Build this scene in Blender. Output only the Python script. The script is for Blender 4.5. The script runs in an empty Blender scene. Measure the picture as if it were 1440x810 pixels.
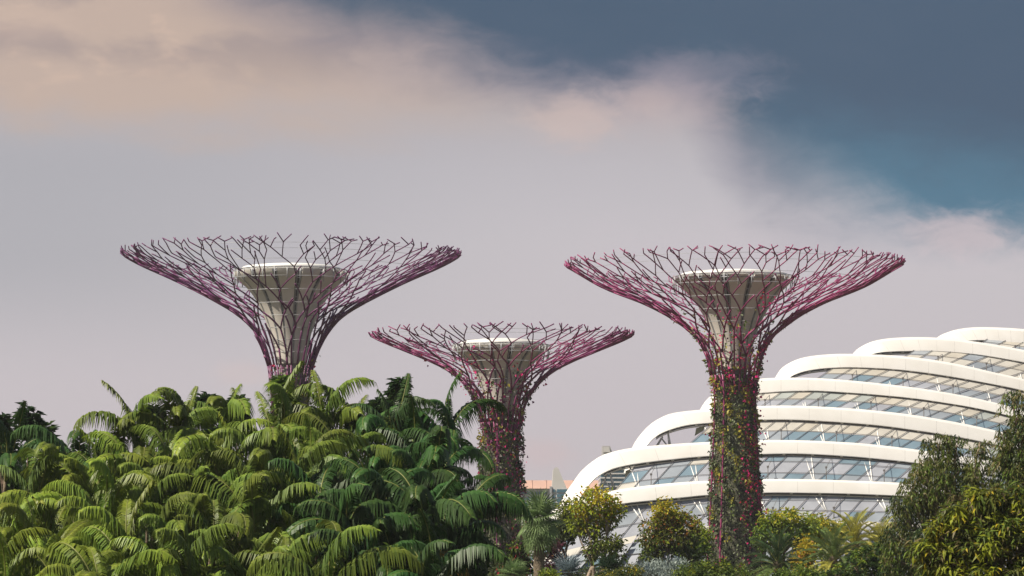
import bpy, math, random
import numpy as np
from mathutils import Vector

# ------------------------------------------------------------------ camera
SC = bpy.context.scene
COL = SC.collection
F = 4611.0                      # focal length in photo pixels (1440 wide)
PITCH = math.atan(395.0 / F)
CAMZ = 1.7
cam_d = bpy.data.cameras.new("camera")
cam_d.sensor_width = 36.0
cam_d.lens = F / 1440.0 * 36.0
cam_d.clip_start = 0.5
cam_d.clip_end = 8000.0
cam = bpy.data.objects.new("camera", cam_d)
COL.objects.link(cam)
cam.location = (0, 0, CAMZ)
cam.rotation_euler = (math.pi / 2 + PITCH, 0, 0)
SC.camera = cam

SUN_EL = math.radians(50)
SUN_AZ = math.radians(-118)      # measured from +Y towards +X: left of and behind the camera
SUN_STRENGTH = 5.0
SKY_STRENGTH = 0.10
SC.view_settings.view_transform = 'Standard'
SC.view_settings.look = 'None'
SC.view_settings.exposure = 0.45
SC.view_settings.gamma = 1.0
SC.view_settings.use_curve_mapping = False
SC.cycles.max_bounces = 5
SC.cycles.diffuse_bounces = 2
SC.cycles.glossy_bounces = 2
SC.cycles.transmission_bounces = 3
SC.cycles.transparent_max_bounces = 6
SC.cycles.volume_bounces = 0
SC.cycles.use_denoising = True

# ------------------------------------------------------------------ sky
def build_world():
    w = bpy.data.worlds.new("World")
    SC.world = w
    w.use_nodes = True
    nt = w.node_tree
    nt.nodes.clear()
    N = nt.nodes.new
    L = nt.links.new
    def val(x, sock):
        if isinstance(x, (int, float)):
            sock.default_value = x
        else:
            L(x, sock)
    def M(op, a, b=0.0, c=0.0, clamp=False):
        n = N('ShaderNodeMath'); n.operation = op; n.use_clamp = clamp
        val(a, n.inputs[0]); val(b, n.inputs[1]); val(c, n.inputs[2])
        return n.outputs[0]
    def sstep(x, lo, hi):
        n = N('ShaderNodeMapRange'); n.interpolation_type = 'SMOOTHSTEP'
        val(x, n.inputs['Value']); val(lo, n.inputs['From Min']); val(hi, n.inputs['From Max'])
        return n.outputs[0]
    def mix(f, a, b):
        n = N('ShaderNodeMix'); n.data_type = 'RGBA'
        val(f, n.inputs[0])
        for x, s in ((a, n.inputs[6]), (b, n.inputs[7])):
            if isinstance(x, tuple):
                s.default_value = (*x, 1)
            else:
                L(x, s)
        return n.outputs[2]
    def ramp(x, stops, interp='B_SPLINE'):
        n = N('ShaderNodeValToRGB'); n.color_ramp.interpolation = interp
        L(x, n.inputs[0])
        e = n.color_ramp.elements
        while len(e) < len(stops):
            e.new(0.5)
        for k, (p, c) in enumerate(stops):
            e[k].position = p
            e[k].color = (*c, 1) if isinstance(c, tuple) else (c, c, c, 1)
        return n.outputs[0]
    tc = N('ShaderNodeTexCoord')
    sep = N('ShaderNodeSeparateXYZ'); L(tc.outputs['Generated'], sep.inputs[0])
    X, Y, Z = sep.outputs
    k = 180 / math.pi
    az = M('MULTIPLY', M('ARCTAN2', X, Y), k)                # azimuth in degrees, 0 = north (+Y)
    el = M('MULTIPLY', M('ARCSINE', Z), k)                   # elevation in degrees
    def cxyz(sx, sy, sz=0.0):
        n = N('ShaderNodeCombineXYZ')
        L(M('MULTIPLY', az, sx), n.inputs[0]); L(M('MULTIPLY', el, sy), n.inputs[1]); n.inputs[2].default_value = sz
        return n.outputs[0]
    def noise(sx, sy, detail=5, rough=0.55, off=0.0, dist=0.0):
        n = N('ShaderNodeTexNoise')
        n.inputs['Scale'].default_value = 1.0; n.inputs['Detail'].default_value = detail
        n.inputs['Roughness'].default_value = rough; n.inputs['Distortion'].default_value = dist
        L(cxyz(sx, sy, off), n.inputs['Vector'])
        return n.outputs[0]
    n1 = noise(0.30, 0.75, 6, 0.55, 3.1, 0.4)
    n2 = noise(0.85, 1.7, 7, 0.6, 7.7, 0.5)
    n4 = noise(1.9, 3.4, 8, 0.62, 4.4, 0.7)
    n3 = noise(0.16, 0.5, 4, 0.5, 11.3)
    # --- low clear veil: lilac grey near the horizon, cooler grey above
    veil = ramp(M('DIVIDE', el, 14.0), [
        (0.0, (0.550, 0.492, 0.510)), (0.22, (0.535, 0.490, 0.515)), (0.40, (0.545, 0.512, 0.535)),
        (0.50, (0.478, 0.458, 0.492)), (0.57, (0.440, 0.405, 0.420)), (0.72, (0.460, 0.375, 0.350)), (1.0, (0.38, 0.37, 0.40))])
    left = sstep(az, 2.0, -9.0)
    grey = M('MULTIPLY', left, M('MULTIPLY', sstep(el, 3.0, 5.6), sstep(el, 8.6, 6.8)))
    col = mix(M('MULTIPLY', grey, 0.75), veil, (0.375, 0.375, 0.405))
    # --- warm cloud bank top left
    pe = M('ADD', el, M('MULTIPLY', M('SUBTRACT', n1, 0.5), 2.4))
    peach = M('MULTIPLY', sstep(pe, 7.2, 8.5), sstep(az, 2.2, -4.5))
    col = mix(M('MULTIPLY', peach, 0.8), col, (0.530, 0.405, 0.335))
    hi = M('MULTIPLY', M('MULTIPLY', sstep(M('ADD', M('MULTIPLY', n2, 0.6), M('MULTIPLY', n4, 0.4)), 0.50, 0.66), sstep(az, -3.0, -7.5)), sstep(el, 7.8, 9.2))
    col = mix(M('MULTIPLY', hi, 0.75), col, (0.640, 0.475, 0.385))
    sh = M('MULTIPLY', M('MULTIPLY', sstep(n1, 0.56, 0.36), sstep(az, 0.0, -4.0)), sstep(el, 8.0, 9.2))
    col = mix(M('MULTIPLY', sh, 0.65), col, (0.315, 0.265, 0.270))
    # --- storm cloud top right; the edge is a line of elevation against azimuth
    edge = ramp(M('DIVIDE', M('ADD', az, 10.0), 22.0), [
        (0.00, 0.86), (0.20, 0.76), (0.29, 0.683), (0.36, 0.654), (0.415, 0.632), (0.475, 0.597), (0.545, 0.583),
        (0.60, 0.575), (0.635, 0.510), (0.66, 0.478), (0.72, 0.450), (0.78, 0.428), (0.84, 0.414), (0.88, 0.41), (1.0, 0.42)], 'CARDINAL')
    edge = M('MULTIPLY', edge, 15.0)
    edge = M('SUBTRACT', edge, M('ADD', 0.46, M('MULTIPLY', sstep(az, 1.5, -2.0), 0.30)))
    d = M('SUBTRACT', el, edge)
    d = M('ADD', d, M('MULTIPLY', M('SUBTRACT', n1, 0.5), 1.0))
    d = M('ADD', d, M('ADD', M('MULTIPLY', M('SUBTRACT', n2, 0.5), 0.8), M('MULTIPLY', M('SUBTRACT', n4, 0.5), 0.2)))
    soft = M('ADD', M('ADD', 0.18, M('MULTIPLY', sstep(az, 1.5, -2.5), 0.55)), M('MULTIPLY', M('MULTIPLY', sstep(az, 2.6, 3.8), sstep(az, 7.5, 5.0)), 0.8))
    storm = sstep(d, M('SUBTRACT', -0.55, soft), M('ADD', 0.45, soft))
    far = sstep(el, 24.0, 13.0)
    storm = M('MULTIPLY', storm, far)
    teal = M('MULTIPLY', sstep(d, 2.3, 0.3), sstep(az, 2.6, 7.0))
    dark = mix(M('MULTIPLY', n1, 0.6), (0.064, 0.104, 0.162), (0.090, 0.128, 0.188))
    dark = mix(M('MULTIPLY', teal, 0.75), dark, (0.098, 0.215, 0.305))
    mau = M('MULTIPLY', sstep(d, 0.9, -0.4), sstep(az, 6.5, 3.0))
    dark = mix(M('MULTIPLY', mau, 0.8), dark, (0.20, 0.195, 0.265))
    # --- lit cloud tops under the storm edge
    def puff(px, py, rx, ry, amt, c, base, nz=0.30):
        a0 = (px - 720) / 80.5; e0 = (800 - py) / 80.5
        dx = M('DIVIDE', M('SUBTRACT', az, a0), rx / 80.5)
        dy = M('DIVIDE', M('SUBTRACT', el, e0), ry / 80.5)
        r = M('SQRT', M('ADD', M('MULTIPLY', dx, dx), M('MULTIPLY', dy, dy)))
        r = M('ADD', r, M('ADD', M('MULTIPLY', M('SUBTRACT', n2, 0.5), nz * 3), M('MULTIPLY', M('SUBTRACT', n4, 0.5), nz * 4)))
        return mix(M('MULTIPLY', sstep(r, 1.25, 0.15), amt), base, c)
    col = mix(storm, col, dark)
    col = puff(925, 152, 140, 44, 0.35, (0.47, 0.385, 0.40), col)
    col = puff(800, 168, 75, 42, 0.60, (0.585, 0.462, 0.428), col)
    col = puff(915, 140, 48, 28, 0.35, (0.555, 0.435, 0.415), col)
    col = puff(545, 110, 90, 45, 0.3, (0.500, 0.405, 0.385), col)
    col = puff(985, 108, 130, 40, 0.42, (0.27, 0.25, 0.31), col)
    col = puff(1345, 335, 85, 32, 0.6, (0.570, 0.475, 0.49), col)
    col = puff(1160, 345, 330, 60, 0.30, (0.560, 0.500, 0.54), col, 0.3)
    col = puff(345, 528, 50, 22, 0.35, (0.610, 0.495, 0.480), col)
    col = puff(765, 640, 55, 26, 0.45, (0.600, 0.465, 0.465), col)
    col = puff(35, 45, 70, 35, 0.35, (0.620, 0.470, 0.390), col)
    over = mix(n3, (0.055, 0.070, 0.100), (0.16, 0.17, 0.20))  # dark sky above the view, added to cut the ambient light
    col = mix(sstep(el, 11.5, 26.0), col, over)
    # --- clear sky between the clouds, seen high up
    nish = N('ShaderNodeTexSky'); nish.sky_type = 'NISHITA'
    nish.sun_disc = False; nish.sun_elevation = SUN_EL; nish.sun_rotation = SUN_AZ % (2 * math.pi)
    bg1 = N('ShaderNodeBackground'); L(nish.outputs[0], bg1.inputs[0]); bg1.inputs[1].default_value = SKY_STRENGTH
    bg2 = N('ShaderNodeBackground'); L(col, bg2.inputs[0]); bg2.inputs[1].default_value = 0.79
    ms = N('ShaderNodeMixShader')
    clear = M('MULTIPLY', sstep(el, 14.0, 40.0), 0.35)
    L(clear, ms.inputs[0]); L(bg2.outputs[0], ms.inputs[1]); L(bg1.outputs[0], ms.inputs[2])
    out = N('ShaderNodeOutputWorld'); L(ms.outputs[0], out.inputs[0])
build_world()

sun_d = bpy.data.lights.new("sun", 'SUN')
sun_d.energy = SUN_STRENGTH
sun_d.angle = math.radians(0.5)
sun_d.color = (1.0, 0.91, 0.76)
sun = bpy.data.objects.new("sun", sun_d)
COL.objects.link(sun)
to_sun = Vector((math.sin(SUN_AZ) * math.cos(SUN_EL), math.cos(SUN_AZ) * math.cos(SUN_EL), math.sin(SUN_EL)))
sun.rotation_euler = to_sun.to_track_quat('Z', 'Y').to_euler()
sun.location = (-80, -60, 90)

# ------------------------------------------------------------------ helpers
CP, SP = math.cos(PITCH), math.sin(PITCH)
def at(px, py, Y):
    """Point at depth Y (metres in front of the camera) seen at photo pixel px, py."""
    a = (px - 720.0) / F
    b = (405.0 - py) / F
    dy = CP - b * SP
    dz = SP + b * CP
    t = Y / dy
    return Vector((a * t, Y, CAMZ + dz * t))
def mpp(Y):
    return Y / F

def mat(name, rgb, rough=0.6, spec=0.4, metal=0.0, var=0.0, nscale=1.0, rgb2=None, bump=0.0, bscale=8.0, rand=0.0, trans=0.0, coat=0.0, attr=None, rgb3=None):
    m = bpy.data.materials.new(name)
    m.use_nodes = True
    nt = m.node_tree
    b = nt.nodes['Principled BSDF']
    b.inputs['Roughness'].default_value = rough
    b.inputs['Specular IOR Level'].default_value = spec
    b.inputs['Metallic'].default_value = metal
    b.inputs['Coat Weight'].default_value = coat
    L = nt.links.new
    tc = nt.nodes.new('ShaderNodeTexCoord')
    n = nt.nodes.new('ShaderNodeTexNoise')
    n.inputs['Scale'].default_value = nscale; n.inputs['Detail'].default_value = 5
    L(tc.outputs['Object'], n.inputs['Vector'])
    c2 = rgb2 if rgb2 else tuple(max(0, x * (1 - var)) for x in rgb)
    c1 = rgb if rgb2 else tuple(min(1, x * (1 + var)) for x in rgb)
    mr = nt.nodes.new('ShaderNodeMapRange')
    mr.inputs['From Min'].default_value = 0.35; mr.inputs['From Max'].default_value = 0.65
    L(n.outputs[0], mr.inputs['Value'])
    mx = nt.nodes.new('ShaderNodeMix'); mx.data_type = 'RGBA'
    L(mr.outputs[0], mx.inputs[0])
    mx.inputs[6].default_value = (*c1, 1); mx.inputs[7].default_value = (*c2, 1)
    colr = mx.outputs[2]
    if attr:
        at_ = nt.nodes.new('ShaderNodeAttribute'); at_.attribute_name = attr
        mx2 = nt.nodes.new('ShaderNodeMix'); mx2.data_type = 'RGBA'
        L(at_.outputs['Fac'], mx2.inputs[0]); L(colr, mx2.inputs[6]); mx2.inputs[7].default_value = (*rgb3, 1)
        colr = mx2.outputs[2]
    if rand:
        oi = nt.nodes.new('ShaderNodeObjectInfo')
        hs = nt.nodes.new('ShaderNodeHueSaturation')
        mr2 = nt.nodes.new('ShaderNodeMapRange'); mr2.inputs['To Min'].default_value = 1 - rand; mr2.inputs['To Max'].default_value = 1 + rand
        L(oi.outputs['Random'], mr2.inputs['Value']); L(mr2.outputs[0], hs.inputs['Value'])
        mr3 = nt.nodes.new('ShaderNodeMapRange'); mr3.inputs['To Min'].default_value = 0.5 - rand * 0.06; mr3.inputs['To Max'].default_value = 0.5 + rand * 0.06
        L(oi.outputs['Random'], mr3.inputs['Value']); L(mr3.outputs[0], hs.inputs['Hue'])
        L(colr, hs.inputs['Color']); colr = hs.outputs[0]
    L(colr, b.inputs['Base Color'])
    if bump:
        nb = nt.nodes.new('ShaderNodeTexNoise'); nb.inputs['Scale'].default_value = bscale; nb.inputs['Detail'].default_value = 4
        L(tc.outputs['Object'], nb.inputs['Vector'])
        bp = nt.nodes.new('ShaderNodeBump'); bp.inputs['Strength'].default_value = bump; bp.inputs['Distance'].default_value = 0.1
        L(nb.outputs[0], bp.inputs['Height']); L(bp.outputs[0], b.inputs['Normal'])
    if trans:
        t = nt.nodes.new('ShaderNodeBsdfTranslucent')
        L(colr, t.inputs[0])
        ms = nt.nodes.new('ShaderNodeMixShader'); ms.inputs[0].default_value = trans
        L(b.outputs[0], ms.inputs[1]); L(t.outputs[0], ms.inputs[2])
        L(ms.outputs[0], nt.nodes['Material Output'].inputs[0])
    return m

def leafmat(name, rgb, trans=0.3, rough=0.45, rand=0.12, var=0.25, **kw):
    return mat(name, rgb, rough=rough, spec=0.22, var=var, nscale=1.3, rand=rand, trans=trans, **kw)

class MB:
    """Collects geometry; build() links it as one mesh object."""
    def __init__(self):
        self.v, self.f, self.mi, self.sm, self.at = [], [], [], [], []
    def add(self, verts, faces, mi=0, smooth=False):
        o = len(self.v)
        self.v += [tuple(p) for p in verts]
        for fc in faces:
            self.f.append([o + i for i in fc]); self.mi.append(mi); self.sm.append(smooth)
    def box(self, a, b, mi=0):
        (x0, y0, z0), (x1, y1, z1) = a, b
        self.add([(x0, y0, z0), (x1, y0, z0), (x1, y1, z0), (x0, y1, z0), (x0, y0, z1), (x1, y0, z1), (x1, y1, z1), (x0, y1, z1)],
                 [(0, 3, 2, 1), (4, 5, 6, 7), (0, 1, 5, 4), (1, 2, 6, 5), (2, 3, 7, 6), (3, 0, 4, 7)], mi)
    def tube(self, pts, radii, seg=6, mi=0, cap=True, smooth=True):
        pts = [Vector(p) for p in pts]
        if isinstance(radii, (int, float)):
            radii = [radii] * len(pts)
        verts, faces = [], []
        n = len(pts)
        ref = None
        for i, p in enumerate(pts):
            d = (pts[min(i + 1, n - 1)] - pts[max(i - 1, 0)])
            if d.length < 1e-9: d = Vector((0, 0, 1))
            d.normalize()
            if ref is None:
                ref = Vector((1, 0, 0)) if abs(d.x) < 0.8 else Vector((0, 1, 0))
            u = d.cross(ref)
            if u.length < 1e-4: u = d.cross(Vector((0.3, 0.9, 0.2)))
            u.normalize()
            w = u.cross(d).normalized()
            ref = w.cross(u) if False else ref
            for k in range(seg):
                a = 2 * math.pi * k / seg
                verts.append(p + (u * math.cos(a) + w * math.sin(a)) * radii[i])
        for i in range(n - 1):
            for k in range(seg):
                k2 = (k + 1) % seg
                faces.append((i * seg + k, i * seg + k2, (i + 1) * seg + k2, (i + 1) * seg + k))
        if cap:
            faces.append(tuple(range(seg - 1, -1, -1)))
            faces.append(tuple((n - 1) * seg + k for k in range(seg)))
        self.add(verts, faces, mi, smooth)
    def lathe(self, c, prof, seg=48, mi=0, smooth=True, a0=0.0, a1=2 * math.pi):
        """prof: list of (r, z) in metres, c: centre (x, y)."""
        full = abs(a1 - a0 - 2 * math.pi) < 1e-6
        cols = seg if full else seg + 1
        verts = []
        for r, z in prof:
            for k in range(cols):
                a = a0 + (a1 - a0) * k / seg
                verts.append((c[0] + r * math.cos(a), c[1] + r * math.sin(a), z))
        faces = []
        for i in range(len(prof) - 1):
            for k in range(seg):
                k2 = (k + 1) % cols if full else k + 1
                faces.append((i * cols + k, i * cols + k2, (i + 1) * cols + k2, (i + 1) * cols + k))
        self.add(verts, faces, mi, smooth)
    def leaves(self, P, D, Nn, ln, wd, mi, fold=0.25):
        """Numpy arrays: base points, unit directions, normals, lengths, widths, material indices: one folded leaf each."""
        S = np.cross(D, Nn); S /= np.linalg.norm(S, axis=1, keepdims=True) + 1e-9
        U = np.cross(S, D)
        ln = ln[:, None]; wd = wd[:, None]
        mid = P + D * ln * 0.45
        a = P
        b = mid + S * wd * 0.5 + U * wd * fold
        c = P + D * ln - U * ln * 0.18
        d = mid - S * wd * 0.5 + U * wd * fold
        V = np.stack([a, b, c, d], axis=1).reshape(-1, 3)
        o = len(self.v)
        self.v += V.tolist()
        n = len(P)
        idx = (np.arange(n * 4).reshape(n, 4) + o).tolist()
        self.f += idx
        self.mi += [int(x) for x in mi]
        self.sm += [False] * n
    def build(self, name, mats, parent=None, origin=(0, 0, 0)):
        me = bpy.data.meshes.new(name)
        V = np.array(self.v, dtype=float)
        if len(V):
            V = V - np.array(origin, dtype=float)
        me.from_pydata(V.tolist(), [], self.f)
        for m in (mats if isinstance(mats, (list, tuple)) else [mats]):
            me.materials.append(m)
        me.polygons.foreach_set('material_index', self.mi)
        me.polygons.foreach_set('use_smooth', self.sm)
        me.update()
        o = bpy.data.objects.new(name, me)
        COL.objects.link(o)
        if parent is not None:
            o.parent = parent
        return o

def tag(o, label=None, cat=None, group=None, kind=None):
    if label: o['label'] = label
    if cat: o['category'] = cat
    if group: o['group'] = group
    if kind: o['kind'] = kind
    return o
def empty(name, loc, label, cat, group=None):
    o = bpy.data.objects.new(name, None)
    o.empty_display_size = 0.5
    o.location = loc
    COL.objects.link(o)
    return tag(o, label, cat, group)
def unit(a):
    return a / (np.linalg.norm(a, axis=1, keepdims=True) + 1e-9)
def interp(tab, y):
    """tab: list of (y, value) sorted by y."""
    ys = [t[0] for t in tab]; vs = [t[1] for t in tab]
    return float(np.interp(y, ys, vs))
def smooth_curve(pts, n):
    """Catmull-Rom through 2D points, n samples evenly by chord length."""
    P = np.array(pts, dtype=float)
    P = np.vstack([2 * P[0] - P[1], P, 2 * P[-1] - P[-2]])
    out = []
    for i in range(1, len(P) - 2):
        for k in range(12):
            t = k / 12
            p0, p1, p2, p3 = P[i - 1], P[i], P[i + 1], P[i + 2]
            out.append(0.5 * ((2 * p1) + (-p0 + p2) * t + (2 * p0 - 5 * p1 + 4 * p2 - p3) * t * t + (-p0 + 3 * p1 - 3 * p2 + p3) * t ** 3))
    out.append(P[-2])
    out = np.array(out)
    s = np.concatenate([[0], np.cumsum(np.linalg.norm(np.diff(out[:, :2], axis=0), axis=1))])
    q = np.linspace(0, s[-1], n)
    return np.stack([np.interp(q, s, out[:, j]) for j in range(out.shape[1])], axis=1)

# ------------------------------------------------------------------ ground
g = MB()
nx = 40
for i in range(nx):
    for j in range(nx):
        x0, x1 = -900 + 1800 * i / nx, -900 + 1800 * (i + 1) / nx
        y0, y1 = -60 + 2560 * j / nx, -60 + 2560 * (j + 1) / nx
        g.add([(x0, y0, 0), (x1, y0, 0), (x1, y1, 0), (x0, y1, 0)], [(0, 1, 2, 3)])
tag(g.build('ground', mat('grass ground', (0.05, 0.075, 0.02), rough=0.9, spec=0.1, rgb2=(0.075, 0.07, 0.035), nscale=0.15, bump=0.5, bscale=3.0)), kind='structure')

# ------------------------------------------------------------------ steel tower trees
M_FUNNEL = mat('cream cladding', (0.64, 0.605, 0.56), rough=0.55, var=0.06, nscale=0.5)
M_SLOT = mat('grey slot', (0.13, 0.13, 0.14), rough=0.6, var=0.2, nscale=2)
M_WHITE = mat('white metal', (0.78, 0.77, 0.75), rough=0.4, var=0.03, nscale=0.4)
M_STEELG = mat('galvanised steel', (0.42, 0.43, 0.45), rough=0.45, metal=0.3, var=0.1, nscale=3)
M_PANEL = mat('planted panel', (0.055, 0.060, 0.032), rough=0.9, spec=0.1, rgb2=(0.15, 0.145, 0.115), nscale=2.2, bump=1.0, bscale=5.0)
M_CONC = mat('concrete shaft', (0.30, 0.28, 0.26), rough=0.85, var=0.2, nscale=1.2)
M_VOL = leafmat('vine olive', (0.12, 0.16, 0.036))
M_VGY = leafmat('vine grey green', (0.20, 0.23, 0.13))
M_VYE = leafmat('vine gold green', (0.34, 0.30, 0.05))
M_VDK = leafmat('vine dark', (0.025, 0.032, 0.016))
M_VWH = leafmat('vine pale', (0.36, 0.33, 0.31))
M_FMG = leafmat('flower magenta', (0.75, 0.03, 0.20), trans=0.4)
M_FRD = leafmat('flower red', (0.55, 0.05, 0.06), trans=0.4)
M_FPU = leafmat('flower purple', (0.22, 0.035, 0.14), trans=0.4)

def tower_tree(name, label, cx, Y, prof, core, neck_y, steel, seed, vine_top, vine_n, vine_mix, fl_streaks, fl_n, fl_mix, nrib=28, lid=None):
    rng = random.Random(seed)
    nr = np.random.default_rng(seed)
    s = mpp(Y)
    base = at(cx, 800, Y)
    bx, by = base.x, Y
    T = empty(name, (bx, by, 0), label, 'tower', 'steel tree towers with flared branch canopies')
    org = (bx, by, 0)
    zof = lambda py: at(cx, py, Y).z
    P = sorted([(zof(y), r * s) for y, r in prof])         # (z, r)
    zs = np.array([p[0] for p in P]); rs = np.array([p[1] for p in P])
    rz = lambda z: float(np.interp(z, zs, rs))
    zn = zof(neck_y)
    # smooth profile of the canopy as a table of arc length
    cp = smooth_curve([(r, z) for z, r in P if z >= zn - 0.5], 160)
    al = np.concatenate([[0], np.cumsum(np.linalg.norm(np.diff(cp, axis=0), axis=1))]); al /= al[-1]
    def S(th, t, lift=0.0):
        r = float(np.interp(t, al, cp[:, 0])); z = float(np.interp(t, al, cp[:, 1]))
        return Vector((bx + r * math.cos(th), by + r * math.sin(th), z + lift))
    rad = lambda t: float(np.interp(t, al, cp[:, 0]))
    # trunk
    mb = MB()
    tp = [(rz(z) * 0.86, z) for z in np.linspace(0, zn, 26)]
    mb.lathe((bx, by), tp, 40)
    trunk = mb.build('trunk', M_PANEL, T, org)
    # concrete shaft up to the funnel, then the cream funnel with recessed grey slots
    C = sorted([(zof(y), r * s) for y, r in core])
    mb = MB()
    mb.lathe((bx, by), [(C[0][1] * 0.82, zn - 3), (C[0][1] * 0.82, C[0][0] + 1.2)], 24)
    mb.build('core_shaft', M_CONC, T, org)
    cc = smooth_curve([(r, z) for z, r in C], 40)
    mb = MB()
    nb = 14
    for k in range(nb):
        a0 = 2 * math.pi * (k + rng.uniform(-.04, .04)) / nb
        w = 2 * math.pi / nb
        mb.lathe((bx, by), [tuple(q) for q in cc], 5, 0, True, a0 + w * 0.13, a0 + w * 0.87)
        mb.lathe((bx, by), [(q[0] * 0.93, q[1]) for q in cc], 2, 1, True, a0 - w * 0.14, a0 + w * 0.14)
        for e in (0.13, 0.87):                      # panel returns
            aa = a0 + w * e
            vv = []
            for q in cc:
                vv.append((bx + q[0] * math.cos(aa), by + q[0] * math.sin(aa), q[1]))
                vv.append((bx + q[0] * 0.93 * math.cos(aa), by + q[0] * 0.93 * math.sin(aa), q[1]))
            mb.add(vv, [(2 * i, 2 * i + 1, 2 * i + 3, 2 * i + 2) for i in range(len(cc) - 1)], 0)
        for e in (-0.075, 0.075):                    # rails in the slot
            aa = a0 + w * e
            mb.tube([(bx + (q[0] * 0.97) * math.cos(aa), by + (q[0] * 0.97) * math.sin(aa), q[1]) for q in cc[::3]], 0.07, 4, 2)
        for q in cc[2::3]:
            aa = a0 - 0.075 * w; ab = a0 + 0.075 * w; r = q[0] * 0.97
            mb.tube([(bx + r * math.cos(aa), by + r * math.sin(aa), q[1]), (bx + r * math.cos(ab), by + r * math.sin(ab), q[1])], 0.05, 4, 2)
    mb.build('core_funnel', [M_FUNNEL, M_SLOT, M_STEELG], T, org)
    # white roof ring and deck
    rt = cc[-1][0]; zt = cc[-1][1]
    rl = lid * s if lid else rt
    mb = MB()
    mb.lathe((bx, by), [(rt * 0.9, zt + 0.004), (rl * 0.94, zt + 0.02), (rl, zt + 0.15), (rl + 0.06, zt + 0.35), (rl, zt + 0.6), (rl * 0.97, zt + 0.72), (rl * 0.6, zt + 1.0), (0.01, zt + 1.15)], 64)
    mb.build('roof_deck', M_WHITE, T, org)
    mb = MB()
    for k in range(nb * 2):
        a = 2 * math.pi * k / (nb * 2)
        ca, sa = math.cos(a), math.sin(a)
        p0 = (bx + rt * 0.99 * ca, by + rt * 0.99 * sa, zt - 1.6)
        p1 = (bx + (rl + 1.0) * ca, by + (rl + 1.0) * sa, zt + 0.25)
        mb.tube([p0, p1], 0.06, 4)
        mb.tube([(bx + rl * ca, by + rl * sa, zt + 0.3), p1], 0.05, 4)
    for rr, zz in ((rl + 1.0, zt + 0.25), (rl + 0.55, zt - 0.3)):
        mb.tube([(bx + rr * math.cos(2 * math.pi * k / 48), by + rr * math.sin(2 * math.pi * k / 48), zz) for k in range(49)], 0.06, 4, cap=False)
    mb.build('rim_truss', M_STEELG, T, org)
    # pale hoops round the funnel
    for q in np.linspace(0.12, 0.9, 7):
        z = C[0][0] + (zt - C[0][0]) * q
        r = float(np.interp(z, cc[:, 1], cc[:, 0])) * 1.0
        r = r + 0.45 * (rz(z) - r)
        mb = MB()
        mb.tube([(bx + r * math.cos(2 * math.pi * k / 40), by + r * math.sin(2 * math.pi * k / 40), z) for k in range(41)], 0.036, 4, cap=False)
        mb.build('hoop', M_STEELG, T, org)
    # tension cables between the branch tips
    mb = MB()
    for t in (0.90, 0.95, 0.80):
        n = 60
        mb.tube([S(2 * math.pi * k / n, t, 0.1) for k in range(n + 1)], 0.022, 4, cap=False)
    mb.build('cable_ring', M_STEELG, T, org)
    # branches: each rib climbs the trunk and forks over the flared surface
    al_len = float(np.sum(np.linalg.norm(np.diff(cp, axis=0), axis=1)))
    sector = 2 * math.pi / nrib
    R0 = 0.136
    ribs = [MB() for _ in range(nrib)]
    tips = []
    for k in range(nrib):
        th = sector * (k + rng.uniform(-.18, .18)) + 0.13
        lean = rng.uniform(-.22, .22)
        zs_ = np.linspace(0.0, zn, 12)
        kk = 0.98 if rng.random() < 0.24 else 0.80
        low = [(bx + rz(z) * kk * math.cos(th + lean * (1 - z / zn)), by + rz(z) * kk * math.sin(th + lean * (1 - z / zn)), z) for z in zs_]
        low[-1] = S(th, 0.0)
        ribs[k].tube(low, R0 * 0.95, 6)
        tips.append(dict(th=th, s=0.0, sg=rng.choice((-1, 1)), k=k, new=True))
    def run(mb, th0, s0, th1, s1, lift=0.0):
        t0, t1 = s0 / al_len, min(1.0, s1 / al_len)
        n = max(2, int((t1 - t0) / 0.05) + 2)
        tm = 0.5 * (t0 + t1)
        r = max(0.070, R0 - 0.088 * tm)
        pts = [S(th0 + (th1 - th0) * i / (n - 1), t0 + (t1 - t0) * i / (n - 1), lift * i / (n - 1)) for i in range(n)]
        mb.tube(pts, r, 6)
    END = lambda: al_len * rng.uniform(0.925, 0.995)
    guard = 0
    while tips and guard < 4000:
        guard += 1
        tp_ = min(tips, key=lambda q: q['s'])
        tips.sort(key=lambda q: q['th'])
        i = tips.index(tp_)
        th, s0, mb = tp_['th'], tp_['s'], ribs[tp_['k']]
        r = rad(min(1.0, s0 / al_len))
        if len(tips) > 2:
            gl = ((th - tips[i - 1]['th']) % (2 * math.pi)) * r
            gr = ((tips[(i + 1) % len(tips)]['th'] - th) % (2 * math.pi)) * r
        else:
            gl = gr = 3.0
        left_ = al_len * 0.985 - s0
        if left_ < rng.uniform(0.7, 2.0):             # the last twig or a small Y
            heads = [(-1, rng.uniform(.25, .75)), (1, rng.uniform(.25, .75))] if rng.random() < 0.5 else [(rng.choice((-1, 1)), rng.uniform(0, .5))]
            for sg, h in heads:
                ln = rng.uniform(0.9, 2.6)
                s1 = min(al_len * rng.uniform(0.955, 1.0), s0 + ln * math.cos(h))
                run(mb, th, s0, th + sg * ln * math.sin(h) / r, max(s1, s0 + 0.3), rng.uniform(0.0, 0.55))
            tips.remove(tp_)
            continue
        if s0 > 2 and min(gl, gr) < 0.20:              # grown into its neighbour
            tips.remove(tp_)
            continue
        q = s0 / al_len
        ln = rng.uniform(2.0, 4.6) * (1.0 if q < 0.75 else 0.8)
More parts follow.
